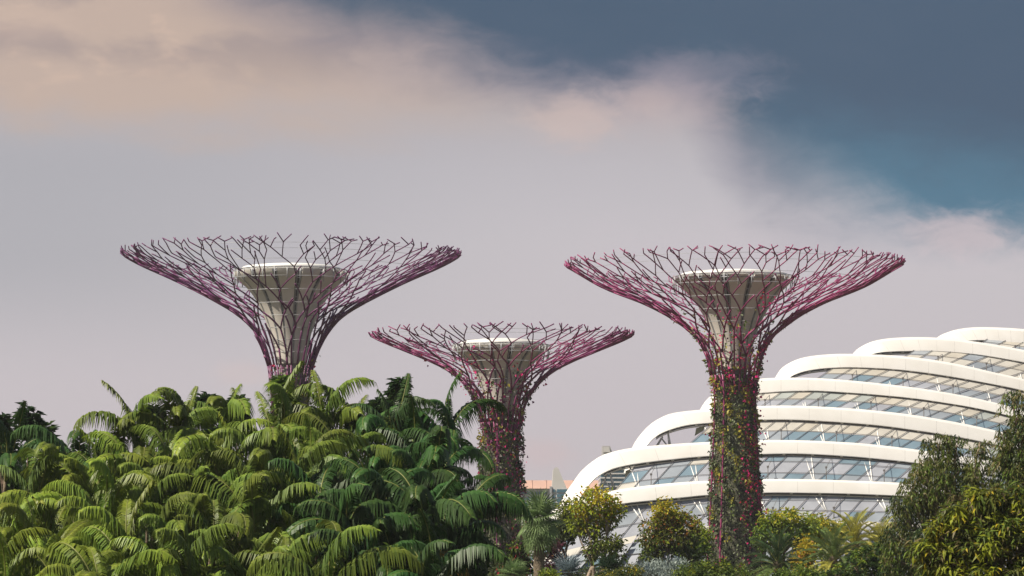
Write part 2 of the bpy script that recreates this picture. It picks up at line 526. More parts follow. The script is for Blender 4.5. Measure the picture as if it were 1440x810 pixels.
        if tp_['new']:
            ln = rng.uniform(1.2, 6.0); heads = [(0, 0.0)]
        elif (gl + gr) * 0.5 > (0.68 if Y > 410 else 0.62) * rng.uniform(0.8, 1.3):
            a1, a2 = rng.uniform(.24, .60), rng.uniform(.06, .36)
            heads = [(tp_['sg'], a1), (-tp_['sg'], a2)]
        else:
            want = 1 if gr > gl * 1.25 else (-1 if gl > gr * 1.25 else -tp_['sg'])
            heads = [(want, rng.uniform(.03, .34))]
        tips.remove(tp_)
        for sg, h in heads:
            l2 = ln * rng.uniform(0.75, 1.2)
            s1 = min(s0 + l2 * math.cos(h), al_len * 0.98)
            rm = rad(min(1.0, 0.5 * (s0 + s1) / al_len))
            th1 = th + sg * l2 * math.sin(h) / rm
            run(mb, th, s0, th1, s1)
            if len(heads) == 2 and q > 0.45 and sg == heads[0][0] and rng.random() < 0.16:
                continue                                # a stub
            tips.append(dict(th=th1, s=s1, sg=sg if sg else rng.choice((-1, 1)), k=tp_['k'], new=False))
    for k in range(nrib):
        ribs[k].build('branch', steel, T, org)
    # climbing plants
    def scatter(n, top_py, lo_py, streak, size, out, fade):
        th = []; z = []
        ztop, zlo = zof(top_py), max(0.0, zof(lo_py))
        while len(z) < n:
            zz = zlo + (ztop - zlo) * rng.random()
            q = (zz - zlo) / (ztop - zlo)
            if q > fade and rng.random() < (q - fade) / (1 - fade):
                continue
            if streak and rng.random() < 0.8:
                c, w, qa, qb = rng.choice(streak)
                if not (qa <= q <= qb):
                    continue
                tt = c + rng.gauss(0, w)
            else:
                tt = rng.uniform(0, 2 * math.pi)
            th.append(tt); z.append(zz)
        th = np.array(th); z = np.array(z)
        r = np.interp(z, zs, rs) * 0.955 + nr.normal(0.0, out, n)
        # above the neck the plants cling to the branches
        Pp = np.stack([bx + r * np.cos(th), by + r * np.sin(th), z], axis=1)
        Nn = np.stack([np.cos(th), np.sin(th), np.zeros(n)], axis=1)
        D = unit(Nn * 0.6 + nr.normal(0, 0.55, (n, 3)) + np.array([0, 0, -0.45]))
        No = unit(Nn + nr.normal(0, 0.5, (n, 3)))
        ln = nr.uniform(0.6, 1.3, n) * size
        return Pp, D, No, ln
    pat = lambda V: np.sin(V[:, 2] * 1.15 + V[:, 0] * 1.9) + np.sin(V[:, 2] * 0.43 - V[:, 0] * 3.1 + 1.0) + 0.8 * np.sin(V[:, 2] * 2.3 + V[:, 0] * 0.9 + 2.0)
    Pp, D, No, ln = scatter(vine_n, vine_top, 812, None, 0.42, 0.16, 0.62)
    mb = MB()
    clump = pat(Pp) + nr.normal(0, 0.55, len(Pp))
    ln = ln * (1 + 0.35 * np.sin(Pp[:, 2] * 1.7 + Pp[:, 0] * 4.0))
    keep = np.sin(Pp[:, 2] * 0.9 + Pp[:, 0] * 2.7 + 0.5) + nr.normal(0, .5, len(Pp)) > -0.95
    Pp, D, No, ln, clump = Pp[keep], D[keep], No[keep], ln[keep], clump[keep]
    clump += 1.3 * np.clip((Pp[:, 2] / zn - 0.45) * 2.5, -.5, 1)
    order = np.argsort(np.argsort(clump)) / len(Pp)
    cum = np.cumsum([float(m[1]) for m in vine_mix]); cum = cum / cum[-1]
    mi = np.searchsorted(cum, np.clip(order, 0, 0.9999))
    mb.leaves(Pp, D, No, ln, ln * 0.62, mi)
    vines = mb.build('climbing_plants', [m[0] for m in vine_mix], T, org)
    Pp, D, No, ln = scatter(fl_n, vine_top - 15, 812, fl_streaks, 0.36, 0.24, 0.75)
    half = len(Pp) // 6
    src = nr.integers(0, half, len(Pp))
    jit = nr.normal(0, 1, (len(Pp), 3)) * np.array([.45, .25, .7])
    far_ = nr.random(len(Pp)) < 0.3
    Pp = np.where(far_[:, None], Pp, Pp[src] + jit)
    mb = MB()
    mi = np.searchsorted(np.cumsum([m[1] for m in fl_mix]) / sum(m[1] for m in fl_mix), nr.random(len(Pp)))
    mb.leaves(Pp, D, No, ln, ln * 0.9, mi)
    mb.build('flowers', [m[0] for m in fl_mix], vines, org)['kind'] = 'stuff'
    return T

ST_L = mat('dark purple steel', (0.105, 0.024, 0.095), rough=0.42, spec=0.4, rgb2=(0.16, 0.030, 0.115), nscale=0.12)
ST_M = mat('plum steel', (0.15, 0.027, 0.105), rough=0.42, spec=0.4, rgb2=(0.24, 0.040, 0.125), nscale=0.12)
ST_R = mat('crimson purple steel', (0.30, 0.042, 0.140), rough=0.42, spec=0.4, rgb2=(0.19, 0.028, 0.105), nscale=0.12)

FR = -math.pi / 2          # towards the camera
tower_tree('steel_tree_tower', 'tall dark purple steel tree tower rising behind the feather palms', 407, 424,
    [(357, 242), (366, 227), (376, 207), (397, 160), (422, 111), (443, 76), (465, 55), (492, 40), (515, 32), (550, 27), (600, 27), (680, 30), (800, 35), (822, 36)],
    [(384, 80), (392, 76), (410, 58), (430, 45), (455, 34), (480, 26), (512, 20)], 535, ST_L, 11, 492, 2400,
    [(M_VDK, 3), (M_VOL, 3), (M_VYE, 1)], [(FR - .6, .35, 0, 1), (FR + .1, .5, 0, 1), (FR - 1.2, .2, .3, 1)], 380, [(M_FMG, 3), (M_FRD, 1), (M_FPU, 2)], lid=70)
tower_tree('steel_tree_tower', 'shorter plum steel tree tower in the middle, its trunk thick with purple flowers', 705, 404,
    [(471, 188), (479, 172), (490, 145), (509, 99), (525, 70), (547, 47), (572, 33), (594, 29), (640, 29), (700, 31), (800, 36), (822, 37)],
    [(489, 66), (496, 62), (510, 47), (528, 36), (550, 27), (583, 19)], 590, ST_M, 23, 500, 7000,
    [(M_VDK, 4), (M_VOL, 3), (M_VGY, 2), (M_FPU, 1.5), (M_VWH, 1.0), (M_VYE, 0.8)],
    [(FR + .9, .3, 0, 1), (FR + .2, .5, .3, 1), (FR - .7, .4, .4, 1)], 850, [(M_FMG, 2), (M_FRD, 1), (M_FPU, 3)], nrib=27, lid=58)
tower_tree('steel_tree_tower', 'tall pinkish purple steel tree tower in front of the white ribbed greenhouse', 1034.5, 415,
    [(371, 242), (380, 226), (403, 186), (424, 133), (441, 99), (450, 85), (461, 70), (475, 54), (500, 40), (528, 34), (560, 30), (600, 31.5), (680, 35), (740, 38), (800, 41), (822, 42)],
    [(393, 85), (402, 76), (418, 60), (440, 45), (465, 33), (490, 25), (520, 19)], 528, ST_R, 37, 432, 10500,
    [(M_VDK, 1.6), (M_VGY, 3), (M_VOL, 3), (M_VYE, 2.4)],
    [(FR + .45, .13, .05, .8), (FR + .45, .10, .25, .6), (FR + .95, .2, .2, .9), (FR - .3, .5, .6, 1), (FR + .5, .5, .65, 1)], 950, [(M_FMG, 5), (M_FRD, 1.5), (M_FPU, 1)], lid=76)

# ------------------------------------------------------------------ ribbed greenhouse
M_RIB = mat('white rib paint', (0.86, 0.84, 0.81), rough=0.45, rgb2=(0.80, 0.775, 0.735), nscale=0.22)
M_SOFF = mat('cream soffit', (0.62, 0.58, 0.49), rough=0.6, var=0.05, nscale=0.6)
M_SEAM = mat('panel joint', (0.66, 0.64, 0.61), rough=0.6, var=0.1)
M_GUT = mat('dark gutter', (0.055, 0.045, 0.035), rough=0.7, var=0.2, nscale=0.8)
M_BAR = mat('dark glazing bar', (0.15, 0.14, 0.14), rough=0.5, var=0.1)
def glassmat(name, rgb, rough=0.12, spec=0.6):
    return mat(name, rgb, rough=rough, spec=spec, var=0.10, nscale=0.25)
M_G1 = glassmat('grey glass', (0.31, 0.345, 0.385))
M_G2 = glassmat('blue glass', (0.19, 0.27, 0.33))
M_G3 = glassmat('lilac glass', (0.38, 0.395, 0.44))
M_G4 = glassmat('pale green glass', (0.40, 0.43, 0.41), rough=0.3)
M_BL = mat('cream blind', (0.54, 0.515, 0.465), rough=0.5, var=0.08, nscale=0.4)
M_BL2 = mat('tan blind', (0.50, 0.465, 0.40), rough=0.5, var=0.08, nscale=0.4)

RIBS = [
 # outer x, y | lower x, y  (photo pixels), left foot first
 [(1308,492,1330,500),(1318.6,475.6,1341,486),(1334,467.7,1352,481),(1353,463,1366,479.5),(1382,461,1388,479.3),(1440,463.7,1440,483.5),(1520,473,1520,492),(1620,492,1620,510)],
 [(1186,522,1208,526),(1193,507,1214,510),(1200,498,1222,500.5),(1210,489,1231,497.5),(1231.5,479.8,1246,495.5),(1266,475.6,1274,494.5),(1318.6,475.8,1320,494.5),(1376.7,482,1376.7,499.4),(1440,493,1440,510),(1520,511,1520,527),(1620,538,1620,553)],
 [(1080,556,1100,560),(1085,542,1104,546),(1091,531,1109,533.5),(1102,516.5,1119,527),(1126,504.8,1138,521.5),(1160,499.6,1168,518),(1202,498.6,1206,517.2),(1271,502,1271,521),(1337,511,1337,530),(1403,525.5,1403,542),(1440,534,1440,550),(1520,556,1520,571),(1620,588,1620,602)],
 [(978,592,998,594),(986,575,1006,579),(995,562,1014,569),(1010,550,1026,561),(1032,540,1042,556),(1064,534,1066,553.7),(1101,532,1101,551),(1147,532.5,1147,550),(1192,535.5,1192,552.5),(1238,540,1238,556),(1284,545.5,1284,560.5),(1330,552.5,1330,567),(1376,561.5,1376,575),(1440,577,1440,590),(1520,600,1520,612),(1620,634,1620,645)],
 [(878,665,896,667),(883,647,900,650),(889,631,906,634),(897,617,914,622.5),(913,599,925,613),(932,587,941,605.5),(953,580.7,967,598.5),(1000,576,1002,595),(1064,572,1064,591),(1124,571.5,1124,591),(1192,575,1192,595),(1238,579,1238,599),(1284,584.5,1284,605),(1330,592,1330,612),(1376,601,1376,620.5),(1440,616,1440,635),(1520,639,1520,657),(1620,673,1620,690)],
 [(782,735,806,738),(787,716,810,720),(793,699,816,702),(806,679.5,827,685),(820,661,839,672),(843,643.5,857,662),(862,636.5,873,657),(889,631,900,652),(940,626,945,646.5),(995,622.5,996,641.8),(1064,620,1064,639.3),(1124,620,1124,638.5),(1192,623,1192,642),(1238,627,1238,646),(1284,632.5,1284,651),(1350,642,1350,660.5),(1440,657,1440,675),(1520,673,1520,690),(1620,697,1620,714)],
 [(740,738,752,760),(785,716,794,738),(828,699.5,836,720),(867,690,872,709.5),(917,683,920,704),(960,679,962,700),(995,677,996,696.7),(1069,674.6,1069,693.5),(1124,674.6,1124,693.5),(1192,676.5,1192,694.8),(1270,680,1270,698),(1350,687,1350,704),(1440,698,1440,714),(1520,711,1520,726),(1620,730,1620,744)],
]
RIB_Y = [552, 544, 536, 528, 520, 512, 504]
XREF = 1000
def rib_depth(i, px):
    return RIB_Y[i] + 0.035 * (px - XREF)
GH = empty('greenhouse', (at(1250, 800, 520).x, 520, 0), 'large white greenhouse with stepped curved roof ribs over sloping glass', 'greenhouse')
gorg = tuple(GH.location)
curves = []
for i, rb in enumerate(RIBS):
    cur = smooth_curve(rb, 90)
    curves.append(cur)
    mb, sof, gut = MB(), MB(), MB()
    n = len(cur)
    sec = []
    for ox, oy, lx, ly in cur:
        Yf = rib_depth(i, ox)
        dx, dy = lx - ox, ly - oy
        f = lambda q, dpt: at(ox + dx * q, oy + dy * q, Yf + dpt)
        sec.append([f(-0.05, 3.9), f(-0.035, 2.4), f(-0.01, 1.7), f(0.05, 1.25), f(0.12, 1.05), f(0.12, 1.05), f(0.55, 0.42), f(0.95, 0.0), f(1.0, 0.06), f(1.0, 3.2)])
    m = len(sec[0])
    for lo_, hi_ in ((0, 4), (5, 7), (7, 8)):
        w_ = hi_ - lo_ + 1
        mb.add([q[j] for q in sec for j in range(lo_, hi_ + 1)], [(a * w_ + b, a * w_ + b + 1, (a + 1) * w_ + b + 1, (a + 1) * w_ + b) for a in range(n - 1) for b in range(w_ - 1)], 0, True)
    mb.add([p for q in sec for p in (q[-1], q[0])], [(2 * a, 2 * a + 1, 2 * a + 3, 2 * a + 2) for a in range(n - 1)], 0, True)
    # end caps
    mb.add(sec[0], [tuple(range(m))]); mb.add(sec[-1], [tuple(range(m - 1, -1, -1))])
    # underside (soffit), a hair lower than the rib
    vs = []
    for q in sec:
        vs += [q[-2] + Vector((0, 0, 0)), q[-1]]
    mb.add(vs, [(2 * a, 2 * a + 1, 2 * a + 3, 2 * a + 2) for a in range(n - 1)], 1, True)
    for a in range(4, n - 2, 5):
        q, q2 = sec[a], sec[a].__class__(sec[a + 1])
        t = (q2[6] - q[6]).normalized() * 0.035
        out_ = Vector((0, -0.004, 0.002))
        vs_ = [q[j] + out_ - t for j in (5, 6, 7)] + [q[j] + out_ + t for j in (5, 6, 7)]
        mb.add(vs_, [(0, 1, 4, 3), (1, 2, 5, 4)], 2)
    rib = mb.build('roof_rib', [M_RIB, M_SOFF, M_SEAM], GH, gorg)
    # dark gutter line with pale clips, under the lip, and a cream flange below it
    vs = []; vf = []
    for ox, oy, lx, ly in cur:
        if oy > min(c[1] for c in cur) + 34 and ox < cur[45][0]:
            continue
        Yf = rib_depth(i, ox)
        a = at(lx, ly, Yf + 0.35); s_ = mpp(Yf)
        vs += [a + Vector((0, 0, 0.02)), a + Vector((0, 0, -0.22)), a + Vector((0, .35, -0.22)), a + Vector((0, .35, 0.02))]
        b = a + Vector((0, 0.05, -0.25))
        vf += [b, b + Vector((0, 0, -0.17)), b + Vector((0, 1.2, -0.17)), b + Vector((0, 1.2, 0))]
    q = len(vs) // 4
    fcs = [(4 * a + b, 4 * a + (b + 1) % 4, 4 * (a + 1) + (b + 1) % 4, 4 * (a + 1) + b) for a in range(q - 1) for b in range(4)]
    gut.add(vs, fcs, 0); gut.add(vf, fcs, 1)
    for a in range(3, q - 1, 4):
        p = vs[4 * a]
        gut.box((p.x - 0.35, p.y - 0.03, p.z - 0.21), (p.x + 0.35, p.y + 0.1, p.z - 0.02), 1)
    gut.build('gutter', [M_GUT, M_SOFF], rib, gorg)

def edge_at(i, px, lower):
    """y of the rib's lower or outer edge at photo column px (right of its crown)."""
    c = curves[i]
    xs = c[:, 2] if lower else c[:, 0]
    ys = c[:, 3] if lower else c[:, 1]
    return float(np.interp(px, xs, ys))
SILL = [(720, 796), (760, 784), (795, 773), (830, 765), (870, 757), (905, 750), (950, 743), (1000, 738), (1064, 734), (1124, 732), (1250, 733), (1350, 739), (1440, 748), (1620, 776)]
def sill_at(px):
    return float(np.interp(px, [a for a, b in SILL], [b for a, b in SILL]))
rg = random.Random(5)
# glass bays: (upper rib, lower rib, first x at the bottom, slant of the bars in px per px height, rows, mix)
BAYS = [
 (0, 1, 1372, 2.2, 2, 'cream'), (1, 2, 1262, 2.2, 2, 'cream'), (2, 3, 1140, 2.2, 2, 'cream2'), (3, 4, 1018, 1.9, 2, 'half'),
 (4, 5, 962, 1.5, 2, 'half'), (5, 6, 858, 1.15, 3, 'grey'), (6, None, 742, 1.0, 3, 'lilac')]
for (iu, il, x0, slant, rows, kind) in BAYS:
    mb, bars = MB(), MB()
    step = 26.0 if rows == 3 else 21.0
    cols = []
    x = x0
    while x < 1610:
        cols.append(x); x += step
    def gp(xb, v):
        """Point on the glass: xb column at the bottom edge, v from 0 (bottom) to 1 (top)."""
        yb = (edge_at(il, xb, False) + 7) if il is not None else sill_at(xb) + 1
        Yb = (rib_depth(il, xb) + 2.4) if il is not None else 500.5 + 0.035 * (xb - XREF)
        yt0 = edge_at(iu, xb, True)
        xt = min(xb + (yb - yt0) * slant, 1619)
        yt = edge_at(iu, xt, True) - 5
        Yt = rib_depth(iu, xt) + 1.6
        a = at(xb, yb, Yb); b = at(xt, yt, Yt)
        return a.lerp(b, v)
    for c in range(len(cols) - 1):
        for r in range(rows):
            v0, v1 = r / rows, (r + 1) / rows
            if kind == 'cream': mi = rg.choices([4, 5, 0], [6, 3, 1])[0] if r else rg.choices([4, 0, 2], [4, 3, 2])[0]
            elif kind == 'cream2': mi = rg.choices([4, 5], [5, 2])[0] if r else rg.choices([0, 2, 1], [3, 3, 3])[0]
            elif kind == 'half': mi = rg.choices([4, 3, 5], [6, 2, 1])[0] if r == rows - 1 else rg.choices([1, 0, 2, 3], [5, 2, 2, .5])[0]
            elif kind == 'grey': mi = rg.choices([0, 1, 2, 3, 4], [5, 3, 4, .4, .4])[0]
            else: mi = rg.choices([2, 0, 3, 1], [5, 3, .6, 1])[0]
            # each pane tilts by a fraction of a degree, as real panes do
            jit = Vector((0, rg.uniform(-.05, .05), rg.uniform(-.05, .05)))
            q = [gp(cols[c], v0), gp(cols[c + 1], v0), gp(cols[c + 1], v1) + jit, gp(cols[c], v1) + jit]
            mb.add(q, [(0, 1, 2, 3)], mi)
    up = Vector((0, -0.10, 0.10))
    for c in range(len(cols)):
        bars.tube([gp(cols[c], v) + up for v in (0, .5, 1)], 0.055, 4, smooth=False)
    for r in range(1, rows):
        bars.tube([gp(cx_, r / rows) + up for cx_ in cols], 0.04, 4, smooth=False)
    bay = mb.build('glass_bay', [M_G1, M_G2, M_G3, M_G4, M_BL, M_BL2], GH, gorg)
    bars.build('glazing_bars', M_BAR, bay, gorg)
    # white V struts from the rib to the glass, and dark posts between them
    stp = 62 + 4 * iu
    x = x0 + (30 if il is not None else 60)
    first = True
    while x < 1500:
        yl = edge_at(iu, x, True)
        top = at(x, yl + 1.5, rib_depth(iu, x) + 0.9)
        v = 0.30 if il is None else 0.12
        foot = gp(x + 4, v)
        fy = foot.y
        mb = MB()
        f1 = foot
        mb.tube([top + Vector((-0.35, 0, 0.1)), f1], 0.115, 6)
        mb.tube([top + Vector((0.75, 0.2, 0.1)), f1 + Vector((0.15, 0, 0))], 0.10, 6)
        mb.build('strut', M_WHITE, GH, gorg)
        pf = gp(x + 22, 0.12); pt = pf + Vector((0, 0, (yl and 0.45) * abs(top.z - foot.z) + 0.3))
        mb = MB()
        mb.tube([pf, pt], 0.075, 6)
        mb.tube([pt, at(x + 36, edge_at(iu, x + 36, True) + 1.5, rib_depth(iu, x + 36) + 0.9)], 0.04, 5)
        mb.box((pt.x - .17, pt.y - .17, pt.z - .12), (pt.x + .17, pt.y + .17, pt.z + .16))
        mb.build('post', M_BAR, GH, gorg)
        x += stp
# trusses in the open left ends of three ribs, and the pale fin behind each
def truss(i, pts, fin):
    mb = MB()
    Yt = rib_depth(i, pts[0][0]) + 1.3
    for a, b in zip(pts[:-1], pts[1:]):
        mb.tube([at(a[0], a[1], Yt), at(b[0], b[1], Yt)], 0.13, 6)
    mb.build('end_truss', M_WHITE, GH, gorg)
    mb = MB()
    fr = [at(x, y, Yt + 4.0) for x, y in fin]; bk = [p + Vector((0, 0.4, 0)) for p in fr]
    n = len(fin)
    mb.add(fr + bk, [tuple(range(n)), tuple(range(2 * n - 1, n - 1, -1))] + [(a, a + n, (a + 1) % n + n, (a + 1) % n) for a in range(n)])
    mb.build('rib_fin', M_RIB, GH, gorg)
truss(5, [(836, 700), (848, 674), (862, 690), (858, 665), (866, 692), (846, 690), (853, 668)], [(880, 662), (896, 656), (893, 667), (878, 678)])
truss(4, [(920, 632), (930, 616), (941, 630), (939, 605), (944, 632), (924, 628), (932, 614)], [(979, 602), (993, 598), (989, 606), (977, 613)])
truss(3, [(1010, 582), (1024, 568), (1030, 582), (1036, 560), (1040, 584)], [(1040, 562), (1052, 560), (1048, 570), (1038, 574)])
# cream sill louvres and the lower glass wall
mb = MB(); low = MB(); bars = MB()
x = 742
while x < 1600:
    ya, yb_ = sill_at(x), sill_at(x + 26)
    Ya = 500.0 + 0.035 * (x - XREF)
    h = 12 if x < 1000 else 6
    q = lambda px, py, d: at(px, py, Ya + d)
    sl = h * 0.7
    mb.add([q(x - sl + 1, ya + h, -0.7), q(x + 25 - sl, yb_ + h, -0.7), q(x + 25, yb_ + 1, 0), q(x + 1, ya + 1, 0),
            q(x - sl + 1, ya + h, -0.4), q(x + 25 - sl, yb_ + h, -0.4), q(x + 25, yb_ + 1, .3), q(x + 1, ya + 1, .3)],
           [(0, 1, 2, 3), (7, 6, 5, 4), (0, 4, 5, 1), (1, 5, 6, 2), (2, 6, 7, 3), (3, 7, 4, 0)])
    a, b = q(x - sl, ya + h + .5, -1.0), q(x + 26 - sl, yb_ + h + .5, -1.0)
    a2, b2 = Vector((a.x - 4.0, a.y - 3.5, 0)), Vector((b.x - 4.0, b.y - 3.5, 0))
    for r in range(3):
        low.add([a2.lerp(a, r / 3), b2.lerp(b, r / 3), b2.lerp(b, (r + 1) / 3), a2.lerp(a, (r + 1) / 3)], [(0, 1, 2, 3)], rg.choices([0, 2, 1], [4, 5, 1])[0])
        bars.tube([a2.lerp(a, r / 3) + Vector((0, -.1, .05)), b2.lerp(b, r / 3) + Vector((0, -.1, .05))], 0.06, 4)
    bars.tube([a2 + Vector((0, -.1, .05)), a + Vector((0, -.1, .05))], 0.08, 4)
    x += 26
mb.build('sill_louvres', M_BL, GH, gorg)
lw = low.build('lower_glass_wall', [M_G1, M_G2, M_G3], GH, gorg)
bars.build('glazing_bars', M_BAR, lw, gorg)

# ------------------------------------------------------------------ far buildings
M_FW = mat('pale tower wall', (0.62, 0.60, 0.58), rough=0.7, var=0.05, nscale=0.1)
M_FR = mat('salmon roof', (0.52, 0.33, 0.26), rough=0.8, var=0.06, nscale=0.1)
M_FG = mat('teal window glass', (0.045, 0.14, 0.19), rough=0.15, spec=0.6, var=0.2, nscale=0.1)
def far_rect(mb, x0, y0, x1, y1, Y, dep, mi=0):
    a = at(x0, y1, Y); b = at(x1, y0, Y)
    mb.box((a.x, Y, a.z), (b.x, Y + dep, b.z), mi)
Yb = 1250
B1 = empty('hall', (at(770, 800, Yb).x, Yb, 0), 'far low hall with salmon pink roof seen beside the middle tower trunk', 'building')
o1 = tuple(B1.location)
mb = MB(); far_rect(mb, 728, 687, 842, 806, Yb, 60); mb.build('wall', M_FW, B1, o1)
mb = MB()
a = [at(726, 687, Yb - 2), at(846, 687, Yb - 2), at(846, 675.5, Yb + 14), at(726, 675.5, Yb + 14)]
b = [at(726, 687, Yb + 60), at(846, 687, Yb + 60)]
mb.add(a + [a[0] + Vector((0, 62, 0)), a[1] + Vector((0, 62, 0)), a[2] + Vector((0, 30, 0)), a[3] + Vector((0, 30, 0))],
       [(0, 1, 2, 3), (3, 2, 6, 7), (7, 6, 5, 4), (1, 5, 6, 2), (0, 3, 7, 4), (0, 4, 5, 1)])
for x in (748, 768, 786, 806):
    p = at(x, 687, Yb - 2.1); q = at(x, 675.5, Yb + 13.9)
    mb.tube([p, q], 0.25, 4)
mb.build('roof', M_FR, B1, o1)
for k in range(5):
    for r in range(3):
        mb = MB(); far_rect(mb, 733 + 20 * k, 691 + 8 * r, 749 + 20 * k, 695 + 8 * r, Yb - 0.5, 0.9); mb.build('window', M_FG, B1, o1)
def wedge(mb, pts, Y, dep, mi=0):
    fr = [at(x, y, Y) for x, y in pts]; bk = [p + Vector((0, dep, 0)) for p in fr]
    n = len(pts)
    mb.add(fr + bk, [tuple(range(n - 1, -1, -1)), tuple(range(n, 2 * n))] + [(a, (a + 1) % n, (a + 1) % n + n, a + n) for a in range(n)], mi)
Y2 = 1200
B2 = empty('office_block', (at(786, 800, Y2).x, Y2, 0), 'far pale office block with a pointed sail shaped top and teal windows', 'building')
o2 = tuple(B2.location)
mb = MB(); wedge(mb, [(774, 806), (776, 686), (778, 660), (782, 656.5), (785, 658), (797, 687), (800, 688), (800, 806)], Y2, 14); mb.build('wall', M_FW, B2, o2)
mb = MB(); far_rect(mb, 773.2, 684, 776, 806, Y2 - .8, 3); mb.build('corner_fin', M_STEELG, B2, o2)
for r in range(5):
    mb = MB(); far_rect(mb, 783, 688 + 6.5 * r, 797.5, 692.5 + 6.5 * r, Y2 - 0.4, 0.8); mb.build('window', M_FG, B2, o2)
for r in range(3):
    mb = MB(); far_rect(mb, 776.5, 688 + 9 * r, 780.5, 692 + 9 * r, Y2 - 0.4, 0.8); mb.build('window', M_FG, B2, o2)
Y3 = 1500
B3 = empty('slab_tower', (at(855, 800, Y3).x, Y3, 0), 'far pale grey tower top peeping over the lowest curled end of a greenhouse rib', 'building')
o3 = tuple(B3.location)
mb = MB(); wedge(mb, [(847, 806), (847.5, 627), (858, 627), (860, 633), (862.5, 645), (866, 806)], Y3, 18); mb.build('wall', mat('grey tower wall', (0.42, 0.41, 0.41), rough=0.7, var=0.05, nscale=0.1), B3, o3)
mb = MB(); wedge(mb, [(848.5, 629), (856.5, 629), (858.6, 636), (848.5, 636)], Y3 - .6, .5); mb.build('parapet_panel', M_FW, B3, o3)
Y4 = 1100
B4 = empty('glass_office', (at(866, 800, Y4).x, Y4, 0), 'far teal glass office with white floor bands seen through the truss under a greenhouse rib', 'building')
o4 = tuple(B4.location)
mb = MB(); far_rect(mb, 845, 655, 884, 806, Y4, 30); mb.build('wall', M_FG, B4, o4)
for k in range(14):
    mb = MB(); far_rect(mb, 844.5, 659 + 6 * k, 884.5, 660.8 + 6 * k, Y4 - .5, 31.2); mb.build('floor_band', M_FW, B4, o4)

# ------------------------------------------------------------------ feather palms
G_SUNLIT = leafmat('feather leaf sunlit yellow green', (0.036, 0.092, 0.015), trans=0.2, rough=0.42, rand=0.25, attr='sun_age', rgb3=(0.42, 0.48, 0.05))  # sunlit left-hand palms, and sun highlights on the leaflets, put into the colour
G_MID = leafmat('feather leaf mid green', (0.022, 0.060, 0.014), trans=0.18, rough=0.42, rand=0.25, attr='sun_age', rgb3=(0.31, 0.38, 0.045))
G_SHADED = leafmat('feather leaf shaded deep green', (0.012, 0.040, 0.014), trans=0.16, rough=0.42, rand=0.25, attr='sun_age', rgb3=(0.09, 0.18, 0.032))  # shade on the right-hand palms, put into a darker leaf colour
G_OLD = leafmat('feather leaf yellowing', (0.22, 0.20, 0.03), trans=0.25, rough=0.4, rand=0.1, attr='sun_age', rgb3=(0.46, 0.20, 0.02))
M_RACH = mat('palm rachis', (0.16, 0.17, 0.04), rough=0.5, var=0.2)
M_PTR = mat('palm trunk', (0.16, 0.125, 0.085), rough=0.85, var=0.35, nscale=3.0, bump=0.8, bscale=9.0)

def frond_mesh(name, L, a0, bend, leaflet, seed, leafm, droop=1.0, pairs=54, width=0.070, stiff=False, twist=0.0, curl=1.25):
    """A feather leaf growing from the origin towards +X, arching over, its leaflets hanging as a curtain."""
    rng = random.Random(seed)
    n = 22
    pts = [Vector((0, 0, 0))]; tans = []
    for i in range(n):
        q = (i + 0.5) / n
        ang = a0 - bend * q ** curl
        t = Vector((math.cos(ang), math.sin(twist * q * q) * 0.5, math.sin(ang))).normalized()
        tans.append(t); pts.append(pts[-1] + t * (L / n))
    tans.append(tans[-1])
    mb = MB()
    mb.tube(pts, [0.035 * (1 - 0.85 * i / n) + 0.004 for i in range(n + 1)], 5, 1)
    sun_age = [0.0] * len(mb.v)
    for j in range(pairs):
        q = 0.13 + 0.87 * (j + 0.5) / pairs
        x = q * n; i = min(n - 1, int(x)); fr = x - i
        p = pts[i].lerp(pts[i + 1], fr); t = tans[i]
        side0 = Vector((0, 1, 0)); nn = t.cross(side0).normalized() * -1
        if nn.z < 0 and abs(t.z) < 0.95: nn = -nn
        ll = leaflet * max(0.25, math.sin(math.pi * (0.16 + 0.78 * q))) ** 0.7
        for sg in (-1, 1):
            if rng.random() < 0.10: continue
            u = rng.uniform(-.1, .1)
            if stiff:
                d1 = (side0 * sg * 0.72 + t * (0.62 + u) + nn * 0.42).normalized()
                d2 = (d1 + Vector((0, 0, -0.25 * droop))).normalized()
            else:
                d1 = (side0 * sg * (0.80 + u) + t * (0.42 + u) + nn * (0.18 + rng.uniform(-.12, .12))).normalized()
                d2 = (d1 * 0.50 + Vector((0, 0, -1.0 * droop)) + t * 0.12 + Vector((rng.uniform(-.12, .12), rng.uniform(-.12, .12), 0))).normalized()
            l = ll * rng.uniform(0.85, 1.1)
            k1, k2 = (0.40, 0.25) if stiff else (0.20, 0.22)
            m1 = p + d1 * l * k1
            m2 = m1 + (d1 * 0.45 + d2 * 0.55).normalized() * l * k2
            e = m2 + d2 * l * (1.05 - k1 - k2) * rng.uniform(.8, 1.15)
            wv = d1.cross(nn)
            if wv.length < 1e-3: wv = t
            wv = (t - d1 * t.dot(d1)).normalized() * width * 0.5 * rng.uniform(.7, 1.1)
            o = len(mb.v)
            mb.add([p - wv * .6, p + wv * .6, m1 + wv, m1 - wv, m2 + wv * .9, m2 - wv * .9, e], [(0, 1, 2, 3), (3, 2, 4, 5), (5, 4, 6)], 0)
            a = 0.10 + 0.35 * q * q + rng.uniform(0, .25)  # blend to a brighter tone: painted sun highlights; yellowing on old fronds
            sun_age += [a, a, a, a, a * .7, a * .7, a * .9]
    o = mb.build(name, [leafm, M_RACH])
    me = o.data
    at_ = me.attributes.new('sun_age', 'FLOAT', 'POINT')
    at_.data.foreach_set('value', sun_age)
    bpy.data.objects.remove(o)
    return me

